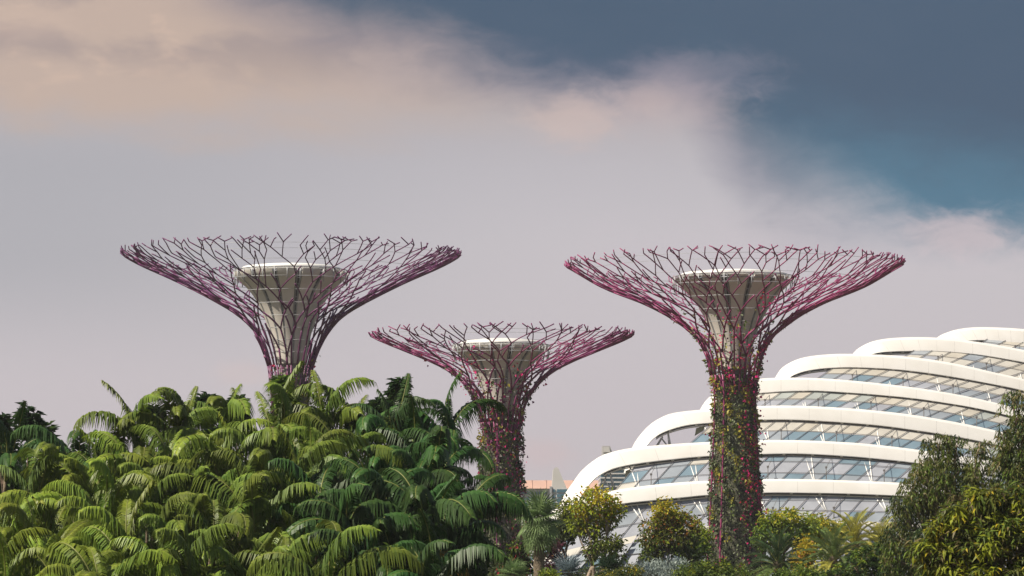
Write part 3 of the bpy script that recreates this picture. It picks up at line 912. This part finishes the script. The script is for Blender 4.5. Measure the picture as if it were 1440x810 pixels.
FR_KIND = {}
for cname, cm in (('yellow', G_SUNLIT), ('mid', G_MID), ('deep', G_SHADED)):
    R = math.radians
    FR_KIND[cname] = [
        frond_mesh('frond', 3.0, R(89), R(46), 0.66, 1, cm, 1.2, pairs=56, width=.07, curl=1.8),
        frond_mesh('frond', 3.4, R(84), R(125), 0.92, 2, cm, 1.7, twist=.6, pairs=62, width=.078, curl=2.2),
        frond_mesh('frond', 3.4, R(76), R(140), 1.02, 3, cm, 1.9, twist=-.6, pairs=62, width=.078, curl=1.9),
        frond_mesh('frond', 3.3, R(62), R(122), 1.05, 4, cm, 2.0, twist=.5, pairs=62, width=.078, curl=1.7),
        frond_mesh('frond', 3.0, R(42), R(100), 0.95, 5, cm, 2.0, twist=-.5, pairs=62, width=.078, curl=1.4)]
FR_OLD = frond_mesh('frond', 2.5, math.radians(38), math.radians(125), 0.95, 9, G_OLD, 1.4)

def trunk_tube(mb, base, top, r0, r1, wob=0.15, seed=0, seg=8, mi=0):
    rng = random.Random(seed)
    n = 8
    pts, rr = [], []
    ph = rng.uniform(0, 6)
    for i in range(n + 1):
        q = i / n
        p = Vector(base).lerp(Vector(top), q)
        p += Vector((math.sin(q * 3 + ph), math.cos(q * 2.6 + ph), 0)) * wob * math.sin(math.pi * q)
        pts.append(p); rr.append(r0 + (r1 - r0) * q)
    mb.tube(pts, rr, seg, mi)
    return pts

def feather_palm(px, py, Y, colour, seed, label, n=11, old=0, scale=1.0, erect=()):
    rng = random.Random(seed)
    c = at(px, py + 33, Y)
    T = empty('feather_palm', (c.x, c.y, 0), label, 'palm', 'feather palms in the dense clump on the left')
    mb = MB()
    trunk_tube(mb, (c.x + rng.uniform(-.3, .3), c.y, 0), (c.x, c.y, c.z), 0.085, 0.06, 0.15, seed)
    mb.tube([(c.x, c.y, c.z - 0.9), (c.x, c.y, c.z - .4), (c.x, c.y, c.z + 0.1)], [0.085, 0.09, 0.05], 8)
    mb.build('trunk', M_PTR, T, T.location)
    ph = rng.uniform(0, 6.28)
    for k in range(n):
        q = k / (n - 1)
        v = min(4, int(q * 4.0 + rng.uniform(0, 1.0))) if k else rng.choice((0, 1, 2))
        if k and v == 0: v = 1
        if k in erect: v = 0
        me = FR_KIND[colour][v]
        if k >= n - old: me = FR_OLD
        o = bpy.data.objects.new('frond', me)
        COL.objects.link(o); o.parent = T
        o.location = (0, 0, c.z - 0.12 * q)
        o.rotation_euler = (rng.uniform(-.3, .3), rng.uniform(-.3, .3), ph + k * 2.39996 + rng.uniform(-.5, .5))
        sc = scale * rng.uniform(0.72, 1.18)
        o.scale = (sc, sc, sc)
    return T

ROWS = [
 # depth, y offset list (px, crown y), phrase
 (154, [(12, 650), (92, 662), (158, 640), (208, 618), (262, 612), (322, 618), (384, 622), (446, 610), (498, 588), (548, 606), (594, 614), (616, 626), (628, 656)], 'in the clump top row'),
 (146, [(48, 690), (122, 684), (182, 664), (240, 660), (300, 664), (362, 650), (424, 660), (480, 648), (535, 655), (584, 668), (606, 684), (628, 714)], 'in the clump second row'),
 (139, [(8, 735), (80, 735), (150, 720), (212, 712), (274, 708), (335, 712), (398, 706), (460, 716), (520, 705), (575, 725), (596, 740), (624, 766)], 'in the clump third row'),
 (132, [(40, 782), (112, 778), (178, 768), (244, 765), (308, 764), (372, 768), (436, 772), (500, 768), (558, 780), (614, 806)], 'in the clump fourth row'),
 (125, [(5, 822), (76, 826), (144, 818), (212, 816), (278, 815), (345, 818), (408, 822), (472, 822), (525, 830), (595, 840)], 'in the clump bottom row'),
]
ORD = ['first', 'second', 'third', 'fourth', 'fifth', 'sixth', 'seventh', 'eighth', 'ninth', 'tenth', 'eleventh', 'twelfth', 'thirteenth']
CNAME = {'yellow': 'yellow green', 'mid': 'mid green', 'deep': 'deep green'}
rp = random.Random(77)
for ri, (Y, row, phrase) in enumerate(ROWS):
    for k, (px, py) in enumerate(row):
        w = px + rp.uniform(-70, 70) - (40 if ri == 0 else 0)
        colour = 'yellow' if w < 250 and ri > 0 else ('mid' if w < 470 else 'deep')  # sun to shade across the clump, put into the leaf colour by column
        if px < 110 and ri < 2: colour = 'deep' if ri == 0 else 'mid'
        old = 1 if (ri, k) in ((2, 1), (1, 6), (3, 6), (4, 3), (4, 9), (2, 10), (3, 0)) else 0
        lab = f"{CNAME[colour]} feather palm{' with yellowing frond' if old else ''} {phrase}, {ORD[k]} from left"
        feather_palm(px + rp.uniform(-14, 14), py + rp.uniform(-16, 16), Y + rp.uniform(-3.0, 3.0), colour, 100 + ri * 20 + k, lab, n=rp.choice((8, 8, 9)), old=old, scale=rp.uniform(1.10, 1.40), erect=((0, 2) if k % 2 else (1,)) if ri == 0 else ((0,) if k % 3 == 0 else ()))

# ------------------------------------------------------------------ leafy trees built from leaf clumps
M_BARK = mat('brown bark', (0.17, 0.12, 0.085), rough=0.9, var=0.35, nscale=4, bump=0.7, bscale=12)
M_BARKP = mat('pale bark', (0.30, 0.235, 0.18), rough=0.85, var=0.3, nscale=4, bump=0.5, bscale=12)

def leafy(name, label, cat, Y, blobs, base_px, leaves, style, n_clump, per, size, seed, bark=None, group=None, spread=0.5, trunk_r=0.12, stems=1, fill=0.55, branchy=0.35, depth=1.0, mixmode='clump', crown='crown'):
    """blobs: (px, py, rx, ry) ellipses of the crown in photo pixels at depth Y; leaves: [(material, weight)]."""
    rng = random.Random(seed); nr = np.random.default_rng(seed)
    s = mpp(Y)
    b0 = at(base_px, 800, Y)
    T = empty(name, (b0.x, Y, 0), label, cat, group)
    org = (b0.x, Y, 0)
    W = MB(); C = MB()
    wts = [max(1e-6, rx * ry) for _, _, rx, ry in blobs]
    cl, ci = [], []
    cen = [at(px, py, Y + rng.uniform(-.35, .35) * rx * s * depth) for px, py, rx, ry in blobs]
    for _ in range(n_clump):
        i = rng.choices(range(len(blobs)), wts)[0]
        px, py, rx, ry = blobs[i]
        while True:
            v = Vector((rng.uniform(-1, 1), rng.uniform(-1, 1), rng.uniform(-1, 1)))
            if v.length <= 1 and rng.random() < fill + (1 - fill) * v.length ** 2: break
        cl.append(cen[i] + Vector((v.x * rx * s, v.y * rx * s * depth, v.z * ry * s))); ci.append(i)
    # wood
    roots = []
    for k in range(stems):
        roots.append(Vector((b0.x + (k - (stems - 1) / 2) * trunk_r * 3.2, Y + rng.uniform(-.3, .3), 0)))
    zmin = min(c.z for c in cen)
    joints = []
    for i, c in enumerate(cen):
        rt = roots[i % stems]
        j = Vector((rt.x + (c.x - rt.x) * 0.25, rt.y + (c.y - rt.y) * 0.25, max(0.3, min(zmin * 0.75, c.z * 0.6))))
        joints.append(j)
    if bark is not None:
        for k in range(stems):
            js = [joints[i] for i in range(len(cen)) if i % stems == k]
            if not js: continue
            mean = sum(js, Vector()) / len(js)
            trunk_tube(W, roots[k], mean, trunk_r * 1.25, trunk_r * 0.85, trunk_r, seed + k)
            for i in range(len(cen)):
                if i % stems == k:
                    trunk_tube(W, mean, cen[i], trunk_r * 0.7, trunk_r * 0.25, trunk_r * 1.5, seed + 9 + i, 6)
        for p, i in zip(cl, ci):
            if rng.random() < branchy:
                st = joints[i].lerp(cen[i], rng.uniform(.5, 1.0))
                mid = st.lerp(p, 0.55) + Vector((0, 0, rng.uniform(-.1, .15)))
                W.tube([st, mid, p], [trunk_r * 0.24, trunk_r * 0.16, trunk_r * 0.06], 5, cap=False)
        W.build('trunk', bark, T, org)
    # foliage
    A = np.array([tuple(p) for p in cl])
    N = len(A) * per
    P = np.repeat(A, per, axis=0)
    cm = np.cumsum([float(w) for _, w in leaves]); cm = cm / cm[-1]
    cr = nr.random(len(A))
    if mixmode == 'top':                                   # first listed leaf colours sit towards the top of the crown
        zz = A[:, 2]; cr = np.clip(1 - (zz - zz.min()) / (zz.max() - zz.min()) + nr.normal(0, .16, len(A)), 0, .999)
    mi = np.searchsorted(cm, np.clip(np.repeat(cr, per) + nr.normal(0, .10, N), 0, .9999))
    sp = spread
    if style == 'ovate':
        off = unit(nr.normal(0, 1, (N, 3))) * (nr.random((N, 1)) ** 0.5) * sp
        D = unit(off + nr.normal(0, .35, (N, 3)) * sp + np.array([0, 0, -.25 * sp]))
        No = unit(nr.normal(0, .6, (N, 3)) + np.array([0, 0, 1.0]))
        ln = nr.uniform(.7, 1.25, N) * size
        C.leaves(P + off, D, No, ln, ln * 0.58, mi)
    elif style == 'rosette':
        ph = nr.uniform(0, 6.283, N); e = nr.uniform(-.6, .7, N)
        D = np.stack([np.cos(ph) * np.cos(e), np.sin(ph) * np.cos(e), np.sin(e)], axis=1)
        No = unit(np.array([0, 0, 1.0]) + nr.normal(0, .25, (N, 3)) - D * 0.2)
        ln = nr.uniform(.75, 1.15, N) * size
        C.leaves(P + D * 0.06 + nr.normal(0, .06, (N, 3)), D, No, ln, ln * 0.46, mi)
    elif style == 'long':
        ph = nr.uniform(0, 6.283, N); e = nr.uniform(-1.2, .35, N)
        D = np.stack([np.cos(ph) * np.cos(e), np.sin(ph) * np.cos(e), np.sin(e)], axis=1)
        No = unit(np.array([0, 0, 1.0]) + nr.normal(0, .4, (N, 3)))
        ln = nr.uniform(.7, 1.2, N) * size
        C.leaves(P + nr.normal(0, sp * .5, (N, 3)), D, No, ln, ln * 0.20, mi)
    elif style == 'weep':
        # each clump is a bundle of twigs hanging down, leaves along them
        tw = 6
        q = nr.random(N)
        tid = nr.integers(0, tw, N)
        base_ph = np.repeat(nr.uniform(0, 6.28, len(A)), per) + tid * 1.047
        rr = sp * (0.25 + 0.9 * q) * 0.6
        P2 = P + np.stack([np.cos(base_ph) * rr, np.sin(base_ph) * rr, -q ** 1.4 * sp * 1.7 + 0.3 * sp], axis=1) + nr.normal(0, .05, (N, 3))
        D = unit(np.stack([np.cos(base_ph + nr.normal(0, .9, N)) * .5, np.sin(base_ph + nr.normal(0, .9, N)) * .5, -np.ones(N) * nr.uniform(.3, 1.1, N)], axis=1))
        No = unit(nr.normal(0, 1, (N, 3)) + np.array([0, -.3, .5]))
        ln = nr.uniform(.7, 1.2, N) * size
        C.leaves(P2, D, No, ln, ln * 0.22, mi)
    elif style == 'upright':
        D = unit(nr.normal(0, .4, (N, 3)) + np.array([0, 0, .9]))
        No = unit(nr.normal(0, 1, (N, 3)))
        ln = nr.uniform(.7, 1.2, N) * size
        C.leaves(P + nr.normal(0, sp * .5, (N, 3)), D, No, ln, ln * 0.24, mi)
    C.build(crown, [m for m, _ in leaves], T, org)
    return T

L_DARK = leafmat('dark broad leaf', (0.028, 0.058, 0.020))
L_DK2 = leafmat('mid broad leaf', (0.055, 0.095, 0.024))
L_GRN = leafmat('green leaf', (0.125, 0.19, 0.030), trans=0.35)
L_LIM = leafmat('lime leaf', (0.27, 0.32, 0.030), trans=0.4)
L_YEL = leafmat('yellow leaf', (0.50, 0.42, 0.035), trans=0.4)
L_ORG = leafmat('orange leaf', (0.42, 0.19, 0.035))
L_BRN = leafmat('rusty leaf', (0.20, 0.11, 0.045))
L_PUR = leafmat('purple leaf', (0.085, 0.028, 0.045))
L_SIL = leafmat('silver leaf', (0.27, 0.32, 0.29))
L_SIB = leafmat('blue silver leaf', (0.15, 0.20, 0.22))
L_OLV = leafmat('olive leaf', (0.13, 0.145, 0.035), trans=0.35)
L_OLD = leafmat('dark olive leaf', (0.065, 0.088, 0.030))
L_KHA = leafmat('khaki leaf', (0.20, 0.17, 0.07))

# dark shoots that stand out over the palms
SHOOTS = [
 (40, 584, 22, 24, 'rising highest at the left edge over the palms'), (3, 602, 14, 20, 'half cut by the left frame edge above the palms'),
 (62, 612, 18, 16, 'low and wide just right of the leftmost tall shoot'),
 (215, 582, 18, 13, 'over the palms, first one right of the wide gap of sky'), (293, 566, 15, 13, 'in the pair left of the dark purple tower, left one'),
 (334, 572, 18, 15, 'in the pair left of the dark purple tower, right one'), (398, 545, 20, 15, 'standing right before the dark purple tower trunk'),
 (556, 546, 19, 17, 'rising alone highest between the two left towers'), (532, 572, 16, 14, 'just below and left of the lone high shoot'),
 (578, 588, 18, 22, 'just below and right of the lone high shoot'), (150, 626, 16, 12, 'barely topping the palms left of the sky gap centre')]
for k, (px, py, rx, ry, where) in enumerate(SHOOTS):
    lv = [(L_DARK, 4), (L_DK2, 2)] if px != 398 else [(L_GRN, 2), (L_DK2, 3)]  # one shoot stands in sun: its brighter leaf colours paint that in
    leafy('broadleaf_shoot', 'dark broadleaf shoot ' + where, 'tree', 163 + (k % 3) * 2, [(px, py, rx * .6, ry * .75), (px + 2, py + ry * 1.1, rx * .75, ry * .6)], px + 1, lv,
          'rosette', 22, 20, 0.52, 300 + k, M_BARK, 'dark shoots topping the palms', trunk_r=0.07, branchy=0.9)
leafy('bush', 'small bright green bush with rounded leaves low among the deep green palms', 'bush', 124, [(552, 778, 12, 10), (566, 790, 10, 10), (556, 800, 16, 12)], 556, [(L_GRN, 2), (L_DK2, 2)], 'rosette', 26, 16, 0.36, 350, M_BARK, trunk_r=0.05)

for k in range(9):
    x = 12 + 75 * k
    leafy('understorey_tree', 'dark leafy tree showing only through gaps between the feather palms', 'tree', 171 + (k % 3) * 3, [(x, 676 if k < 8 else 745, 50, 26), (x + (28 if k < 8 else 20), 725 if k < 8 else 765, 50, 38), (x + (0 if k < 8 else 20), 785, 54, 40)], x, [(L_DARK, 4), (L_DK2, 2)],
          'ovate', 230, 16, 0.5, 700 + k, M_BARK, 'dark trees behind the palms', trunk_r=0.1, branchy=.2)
# ------------------------------------------------------------------ fan palms and date palms
def fan_mesh(name, pet, blade, nseg, seed, leafm, droop=0.6, a0=0.6, width=0.075, span=5.2, face=0.45):
    rng = random.Random(seed)
    mb = MB()
    n = 6; pts = [Vector((0, 0, 0))]
    for i in range(n):
        ang = a0 - 0.35 * (i / n)
        pts.append(pts[-1] + Vector((math.cos(ang), 0, math.sin(ang))) * pet / n)
    mb.tube(pts, [0.028 - 0.002 * i for i in range(n + 1)], 5, 1)
    h = pts[-1]; ang = a0 - face
    fx = Vector((math.cos(ang), 0, math.sin(ang))); fy = Vector((0, 1, 0)); fz = fx.cross(fy)
    for k in range(nseg):
        q = (k + .5) / nseg * 2 - 1
        a = q * span / 2
        d = (fx * math.cos(a) + fy * math.sin(a) + fz * 0.18 * abs(q)).normalized()
        l = blade * (1 - 0.28 * abs(q)) * rng.uniform(.92, 1.06)
        wv = (fy * math.cos(a) - fx * math.sin(a)) * width * 0.5
        m1 = h + d * l * 0.5
        m2 = m1 + (d + Vector((0, 0, -0.35 * droop))).normalized() * l * 0.28
        e = m2 + (d + Vector((0, 0, -1.5 * droop + rng.uniform(-.2, .2)))).normalized() * l * 0.3
        lift = fz * width * 0.25 * (1 if k % 2 else -1)
        mb.add([h - wv * .2, h + wv * .2, m1 + wv + lift, m1 - wv - lift, m2 + wv * .7, m2 - wv * .7, e], [(0, 1, 2, 3), (3, 2, 4, 5), (5, 4, 6)], 0)
    o = mb.build(name, [leafm, M_RACH]); me = o.data; bpy.data.objects.remove(o)
    return me

def crown_palm(name, label, cat, px, py, Y, meshes, n, seed, trunk_r, scale=1.0, e0=1.15, e1=-.65, group=None, dead=None):
    rng = random.Random(seed)
    c = at(px, py, Y)
    T = empty(name, (c.x, Y, 0), label, cat, group)
    mb = MB()
    k_ = 14
    pts = [(c.x, Y, c.z * i / k_) for i in range(k_ + 1)]
    mb.tube(pts, [trunk_r * (1.12 if i % 2 else 0.97) for i in range(k_ + 1)], 12)
    mb.build('trunk', M_PTR, T, T.location)
    for k in range(n):
        q = (k + .5) / n
        o = bpy.data.objects.new('frond', meshes[min(len(meshes) - 1, int(q * len(meshes)))])
        COL.objects.link(o); o.parent = T
        o.location = (0, 0, c.z - q * trunk_r * 2.2)
        el = e0 + (e1 - e0) * q ** 0.9
        o.rotation_mode = 'XYZ'
        o.rotation_euler = (rng.uniform(-.25, .25), -(el - 0.3), k * 2.39996 + rng.uniform(-.25, .25))
        sc = scale * rng.uniform(.85, 1.1)
        o.scale = (sc, sc, sc)
    return T
G_FAN = leafmat('fan leaf', (0.19, 0.28, 0.11), rough=0.35)
G_FAND = leafmat('dark fan leaf', (0.030, 0.062, 0.030), rough=0.35)
G_DATE = leafmat('date leaf', (0.13, 0.19, 0.06), rough=0.38)
G_DATED = leafmat('dark date leaf', (0.05, 0.09, 0.036), rough=0.38)
G_DATEY = leafmat('gold date leaf', (0.42, 0.40, 0.075), rough=0.4)
fan = [fan_mesh('frond', 1.0, 1.75, 30, k, G_FAN, dr, width=.10, face=fc) for k, fc, dr in ((1, .25, .3), (2, .6, .6), (3, .95, .8), (4, 1.0, .9))]
fand = [fan_mesh('frond', .6, 1.0, 22, k, G_FAND, .2) for k in (4, 5)]
fans = [fan_mesh('frond', .7, 1.15, 22, k, L_SIB, .1) for k in (6, 7)]
crown_palm('fan_palm', 'fan palm with a bare brown trunk beside the middle tower trunk', 'palm', 758, 730, 232, fan, 28, 5, 0.38, .86, 1.4, -.9)
crown_palm('fan_palm', 'silver blue fan palm low between purple bush and multi stemmed tree', 'palm', 798, 806, 226, fans, 16, 6, 0.2, .95, 1.3, -.2)
crown_palm('fan_palm', 'small dark spiky fan palm at the foot of the multi stemmed tree', 'palm', 857, 802, 220, fand, 16, 7, 0.15, .95, 1.3, -.3)
crown_palm('fan_palm', 'small green fan palm low beside the middle tower foot', 'palm', 722, 806, 228, [fan[0]], 12, 8, 0.15, .55, 1.3, -.3)
R_ = math.radians
def date_set(m, L): return [frond_mesh('frond', L, R_(28), R_(55), 0.55, 40 + k, m, .5, pairs=44, width=0.05, stiff=True) for k in range(2)]
dk, md, gd = date_set(G_DATED, 2.9), date_set(G_DATE, 2.9), date_set(G_DATEY, 3.0)
crown_palm('date_palm', 'dark date palm at the right foot of the pinkish tower', 'palm', 1093, 789, 250, dk + md[:1], 40, 11, 0.3, .95, 1.5, -.6)
crown_palm('date_palm', 'dark date palm at the left foot of the pinkish tower', 'palm', 972, 786, 262, dk, 34, 12, 0.3, .78, 1.4, -.5)
crown_palm('date_palm', 'green date palm in front of the golden palms', 'palm', 1172, 782, 246, md + gd[:1], 40, 13, 0.3, .95, 1.45, -.6)
crown_palm('date_palm', 'golden date palm right of the orange yellow bush', 'palm', 1202, 762, 262, gd, 40, 14, 0.3, 1.0, 1.45, -.5)
crown_palm('date_palm', 'golden date palm against the dark weeping tree', 'palm', 1240, 768, 268, gd + md[:1], 36, 15, 0.3, .9, 1.45, -.5)

# ------------------------------------------------------------------ planting at the foot of the towers
leafy('multi_stem_tree', 'pale multi stemmed tree with sparse yellow green leaves before the low greenhouse end', 'tree', 240,
      [(842, 698, 26, 14), (822, 715, 20, 14), (858, 718, 18, 16), (838, 740, 26, 14), (812, 738, 14, 14), (852, 765, 22, 12), (866, 782, 10, 8), (838, 776, 14, 10)], 836,
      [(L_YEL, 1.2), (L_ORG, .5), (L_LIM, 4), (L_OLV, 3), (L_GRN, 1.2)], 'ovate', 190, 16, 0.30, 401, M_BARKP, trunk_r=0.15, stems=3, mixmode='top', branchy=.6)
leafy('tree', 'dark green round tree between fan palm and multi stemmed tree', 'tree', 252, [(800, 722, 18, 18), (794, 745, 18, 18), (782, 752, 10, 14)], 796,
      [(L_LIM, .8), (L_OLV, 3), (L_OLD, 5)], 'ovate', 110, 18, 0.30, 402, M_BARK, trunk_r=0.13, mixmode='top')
leafy('bush', 'dark purple leaved bush behind the fan palm trunk', 'bush', 236, [(779, 776, 12, 13), (782, 798, 16, 12)], 781, [(L_PUR, 5), (L_BRN, 1)], 'ovate', 60, 18, 0.28, 403, M_BARK, trunk_r=.06)
leafy('bush', 'tangled green bush with red flowers left of the fan palm trunk', 'bush', 238, [(733, 774, 13, 14), (742, 794, 14, 14), (716, 792, 14, 14)], 735, [(L_DK2, 4), (L_GRN, 2), (M_FRD, .35), (L_PUR, .6)], 'ovate', 80, 18, 0.28, 404, M_BARK, trunk_r=.06)
leafy('tree', 'rusty and yellow leaved tree left of the pinkish tower trunk', 'tree', 262,
      [(934, 716, 15, 11), (948, 728, 20, 12), (930, 740, 24, 14), (966, 742, 22, 16), (918, 762, 18, 14), (946, 762, 30, 18), (915, 782, 16, 10)], 942,
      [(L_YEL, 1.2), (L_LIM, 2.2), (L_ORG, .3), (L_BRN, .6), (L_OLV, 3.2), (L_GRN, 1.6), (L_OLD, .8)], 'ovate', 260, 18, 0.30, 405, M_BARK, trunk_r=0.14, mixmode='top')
leafy('tree', 'lime green tree between the tower trunk and the rusty tree', 'tree', 275, [(984, 756, 16, 20), (978, 778, 22, 20)], 982, [(L_LIM, 3), (L_GRN, 3), (L_DK2, 2)], 'ovate', 90, 18, 0.30, 406, M_BARK, trunk_r=0.12, mixmode='top')
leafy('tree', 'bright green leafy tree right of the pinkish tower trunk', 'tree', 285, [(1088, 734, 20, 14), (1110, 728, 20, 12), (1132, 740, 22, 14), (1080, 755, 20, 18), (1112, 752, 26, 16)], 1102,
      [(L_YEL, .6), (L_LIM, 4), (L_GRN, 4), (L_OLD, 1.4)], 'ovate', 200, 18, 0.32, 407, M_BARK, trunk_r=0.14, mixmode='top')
leafy('tree', 'yellow leaved tree behind the date palms', 'tree', 290, [(1150, 740, 18, 14), (1165, 752, 20, 14), (1140, 762, 22, 18), (1182, 746, 14, 12)], 1154,
      [(L_LIM, 3), (L_YEL, 3.5), (L_GRN, 1.5)], 'ovate', 170, 18, 0.30, 408, M_BARK, trunk_r=0.12)
leafy('bush', 'orange yellow bush between the two green date palms', 'bush', 254, [(1134, 772, 13, 18), (1130, 792, 15, 14)], 1132, [(L_YEL, 5), (L_ORG, 1.3), (L_LIM, 1)], 'ovate', 80, 16, 0.26, 409, M_BARK, trunk_r=.06)
leafy('bush', 'large rounded glossy green bush with pale young leaves below the golden palms', 'bush', 205,
      [(1200, 796, 30, 20), (1228, 782, 30, 18), (1252, 794, 26, 24), (1180, 808, 20, 16), (1215, 812, 50, 20)], 1222, [(L_LIM, 1), (L_GRN, 3), (L_DK2, 3.5), (L_DARK, 2)], 'rosette', 210, 16, 0.30, 410, M_BARK, trunk_r=.08, mixmode='clump', fill=.25)
leafy('bush', 'silver grey upright bush left of the low clipped green bush', 'bush', 214, [(905, 803, 20, 10), (932, 800, 22, 11), (955, 799, 14, 11), (930, 812, 44, 12)], 928, [(L_SIL, 5), (L_SIB, 1.5)], 'upright', 170, 16, 0.30, 411, M_BARK, spread=.3, trunk_r=.05)
leafy('bush', 'low clipped green bush in front of the pinkish tower foot', 'bush', 208, [(975, 803, 24, 9), (1005, 800, 26, 10), (1035, 806, 24, 9), (1000, 814, 60, 12)], 1003, [(L_LIM, 1.2), (L_GRN, 4), (L_DK2, 2)], 'ovate', 220, 18, 0.20, 412, M_BARK, trunk_r=.05, fill=.3, spread=.3)
leafy('bush', 'low clipped green bush under the dark date palm right of the tower', 'bush', 210, [(1118, 807, 22, 9), (1140, 810, 20, 8), (1095, 813, 24, 8)], 1118, [(L_LIM, 1.2), (L_GRN, 4), (L_DK2, 2)], 'ovate', 120, 18, 0.20, 413, M_BARK, trunk_r=.05, fill=.3, spread=.3)
leafy('bush', 'yellow edged low bush under the dark spiky fan palm', 'bush', 212, [(885, 806, 20, 8), (862, 812, 20, 8)], 876, [(L_YEL, 1), (L_OLV, 3), (L_DK2, 3)], 'ovate', 90, 16, 0.2, 414, M_BARK, trunk_r=.05, spread=.3)
leafy('bush', 'small lime bush at the foot of the purple bush', 'bush', 216, [(772, 809, 14, 8)], 772, [(L_LIM, 3), (L_GRN, 2)], 'ovate', 40, 16, 0.2, 415, M_BARK, trunk_r=.05, spread=.3)

# ------------------------------------------------------------------ the large trees on the right
leafy('weeping_tree', 'large dark weeping tree with fine hanging leaves before the greenhouse', 'tree', 178,
      [(1318, 622, 20, 16), (1345, 626, 18, 18), (1378, 622, 16, 16), (1300, 655, 22, 20), (1335, 660, 32, 24), (1376, 664, 26, 24), (1282, 690, 22, 18), (1268, 715, 22, 22), (1312, 700, 34, 28), (1355, 705, 40, 30),
       (1395, 700, 26, 30), (1262, 752, 20, 24), (1300, 750, 34, 30), (1345, 760, 40, 34), (1266, 790, 22, 24), (1310, 800, 40, 26)], 1330,
      [(L_KHA, 1.3), (L_GRN, 2.2), (L_OLV, 4), (L_OLD, 3), (L_DARK, 1.2)], 'weep', 430, 60, 0.30, 501, M_BARKP, trunk_r=0.2, spread=.55, branchy=.5, fill=.4)
leafy('weeping_tree', 'tall dark weeping tree cut by the right frame edge', 'tree', 170,
      [(1424, 562, 13, 18), (1438, 590, 16, 22), (1414, 606, 16, 16), (1440, 630, 26, 26), (1416, 650, 22, 22), (1446, 670, 34, 30), (1412, 640, 12, 14), (1470, 600, 24, 44), (1430, 700, 40, 26), (1480, 680, 40, 50)], 1450,
      [(L_KHA, 1), (L_GRN, 1.6), (L_OLV, 3.4), (L_OLD, 3.5), (L_DARK, 1.5)], 'weep', 300, 60, 0.30, 502, M_BARK, trunk_r=0.22, spread=.55, branchy=.5, fill=.4)
leafy('long_leaved_tree', 'lime and olive long leaved tree in the bottom right corner', 'tree', 122,
      [(1362, 700, 24, 12), (1395, 704, 28, 14), (1432, 700, 20, 18), (1340, 722, 22, 14), (1375, 730, 30, 20), (1420, 732, 34, 24), (1318, 744, 18, 14), (1345, 756, 34, 22), (1392, 765, 40, 28), (1440, 770, 34, 34),
       (1302, 776, 22, 20), (1340, 792, 40, 26), (1400, 806, 50, 28), (1460, 810, 40, 40)], 1400,
      [(L_LIM, 5), (L_YEL, 1.2), (L_OLV, 3.2), (L_GRN, 3.4), (L_OLD, .8), (L_KHA, .7)], 'long', 380, 36, 0.42, 503, M_BARK, trunk_r=0.14, spread=.22, branchy=.5)
# low planting that closes the ground under everything
leafy('hedge', 'dark low hedge along the bottom behind the bushes and palms', 'hedge', 300, [(x, 812 - 8 * ((x // 40) % 2), 34, 12) for x in range(700, 1460, 40)], 1080,
      [(L_DK2, 3), (L_OLD, 3), (L_OLV, 2)], 'ovate', 420, 16, 0.34, 600, M_BARK, trunk_r=.05, branchy=0.1)

# ------------------------------------------------------------------ haze
hz = MB()
hz.box((-1100, -120, -1.0), (1100, 2700, 62))
hm = bpy.data.materials.new('haze air'); hm.use_nodes = True
hnt = hm.node_tree; hnt.nodes.clear()
vo = hnt.nodes.new('ShaderNodeVolumePrincipled')
vo.inputs['Color'].default_value = (0.86, 0.86, 0.92, 1)
vo.inputs['Density'].default_value = 0.00011
vo.inputs['Anisotropy'].default_value = 0.2
oo = hnt.nodes.new('ShaderNodeOutputMaterial')
hnt.links.new(vo.outputs[0], oo.inputs['Volume'])
tag(hz.build('haze', hm), kind='stuff')
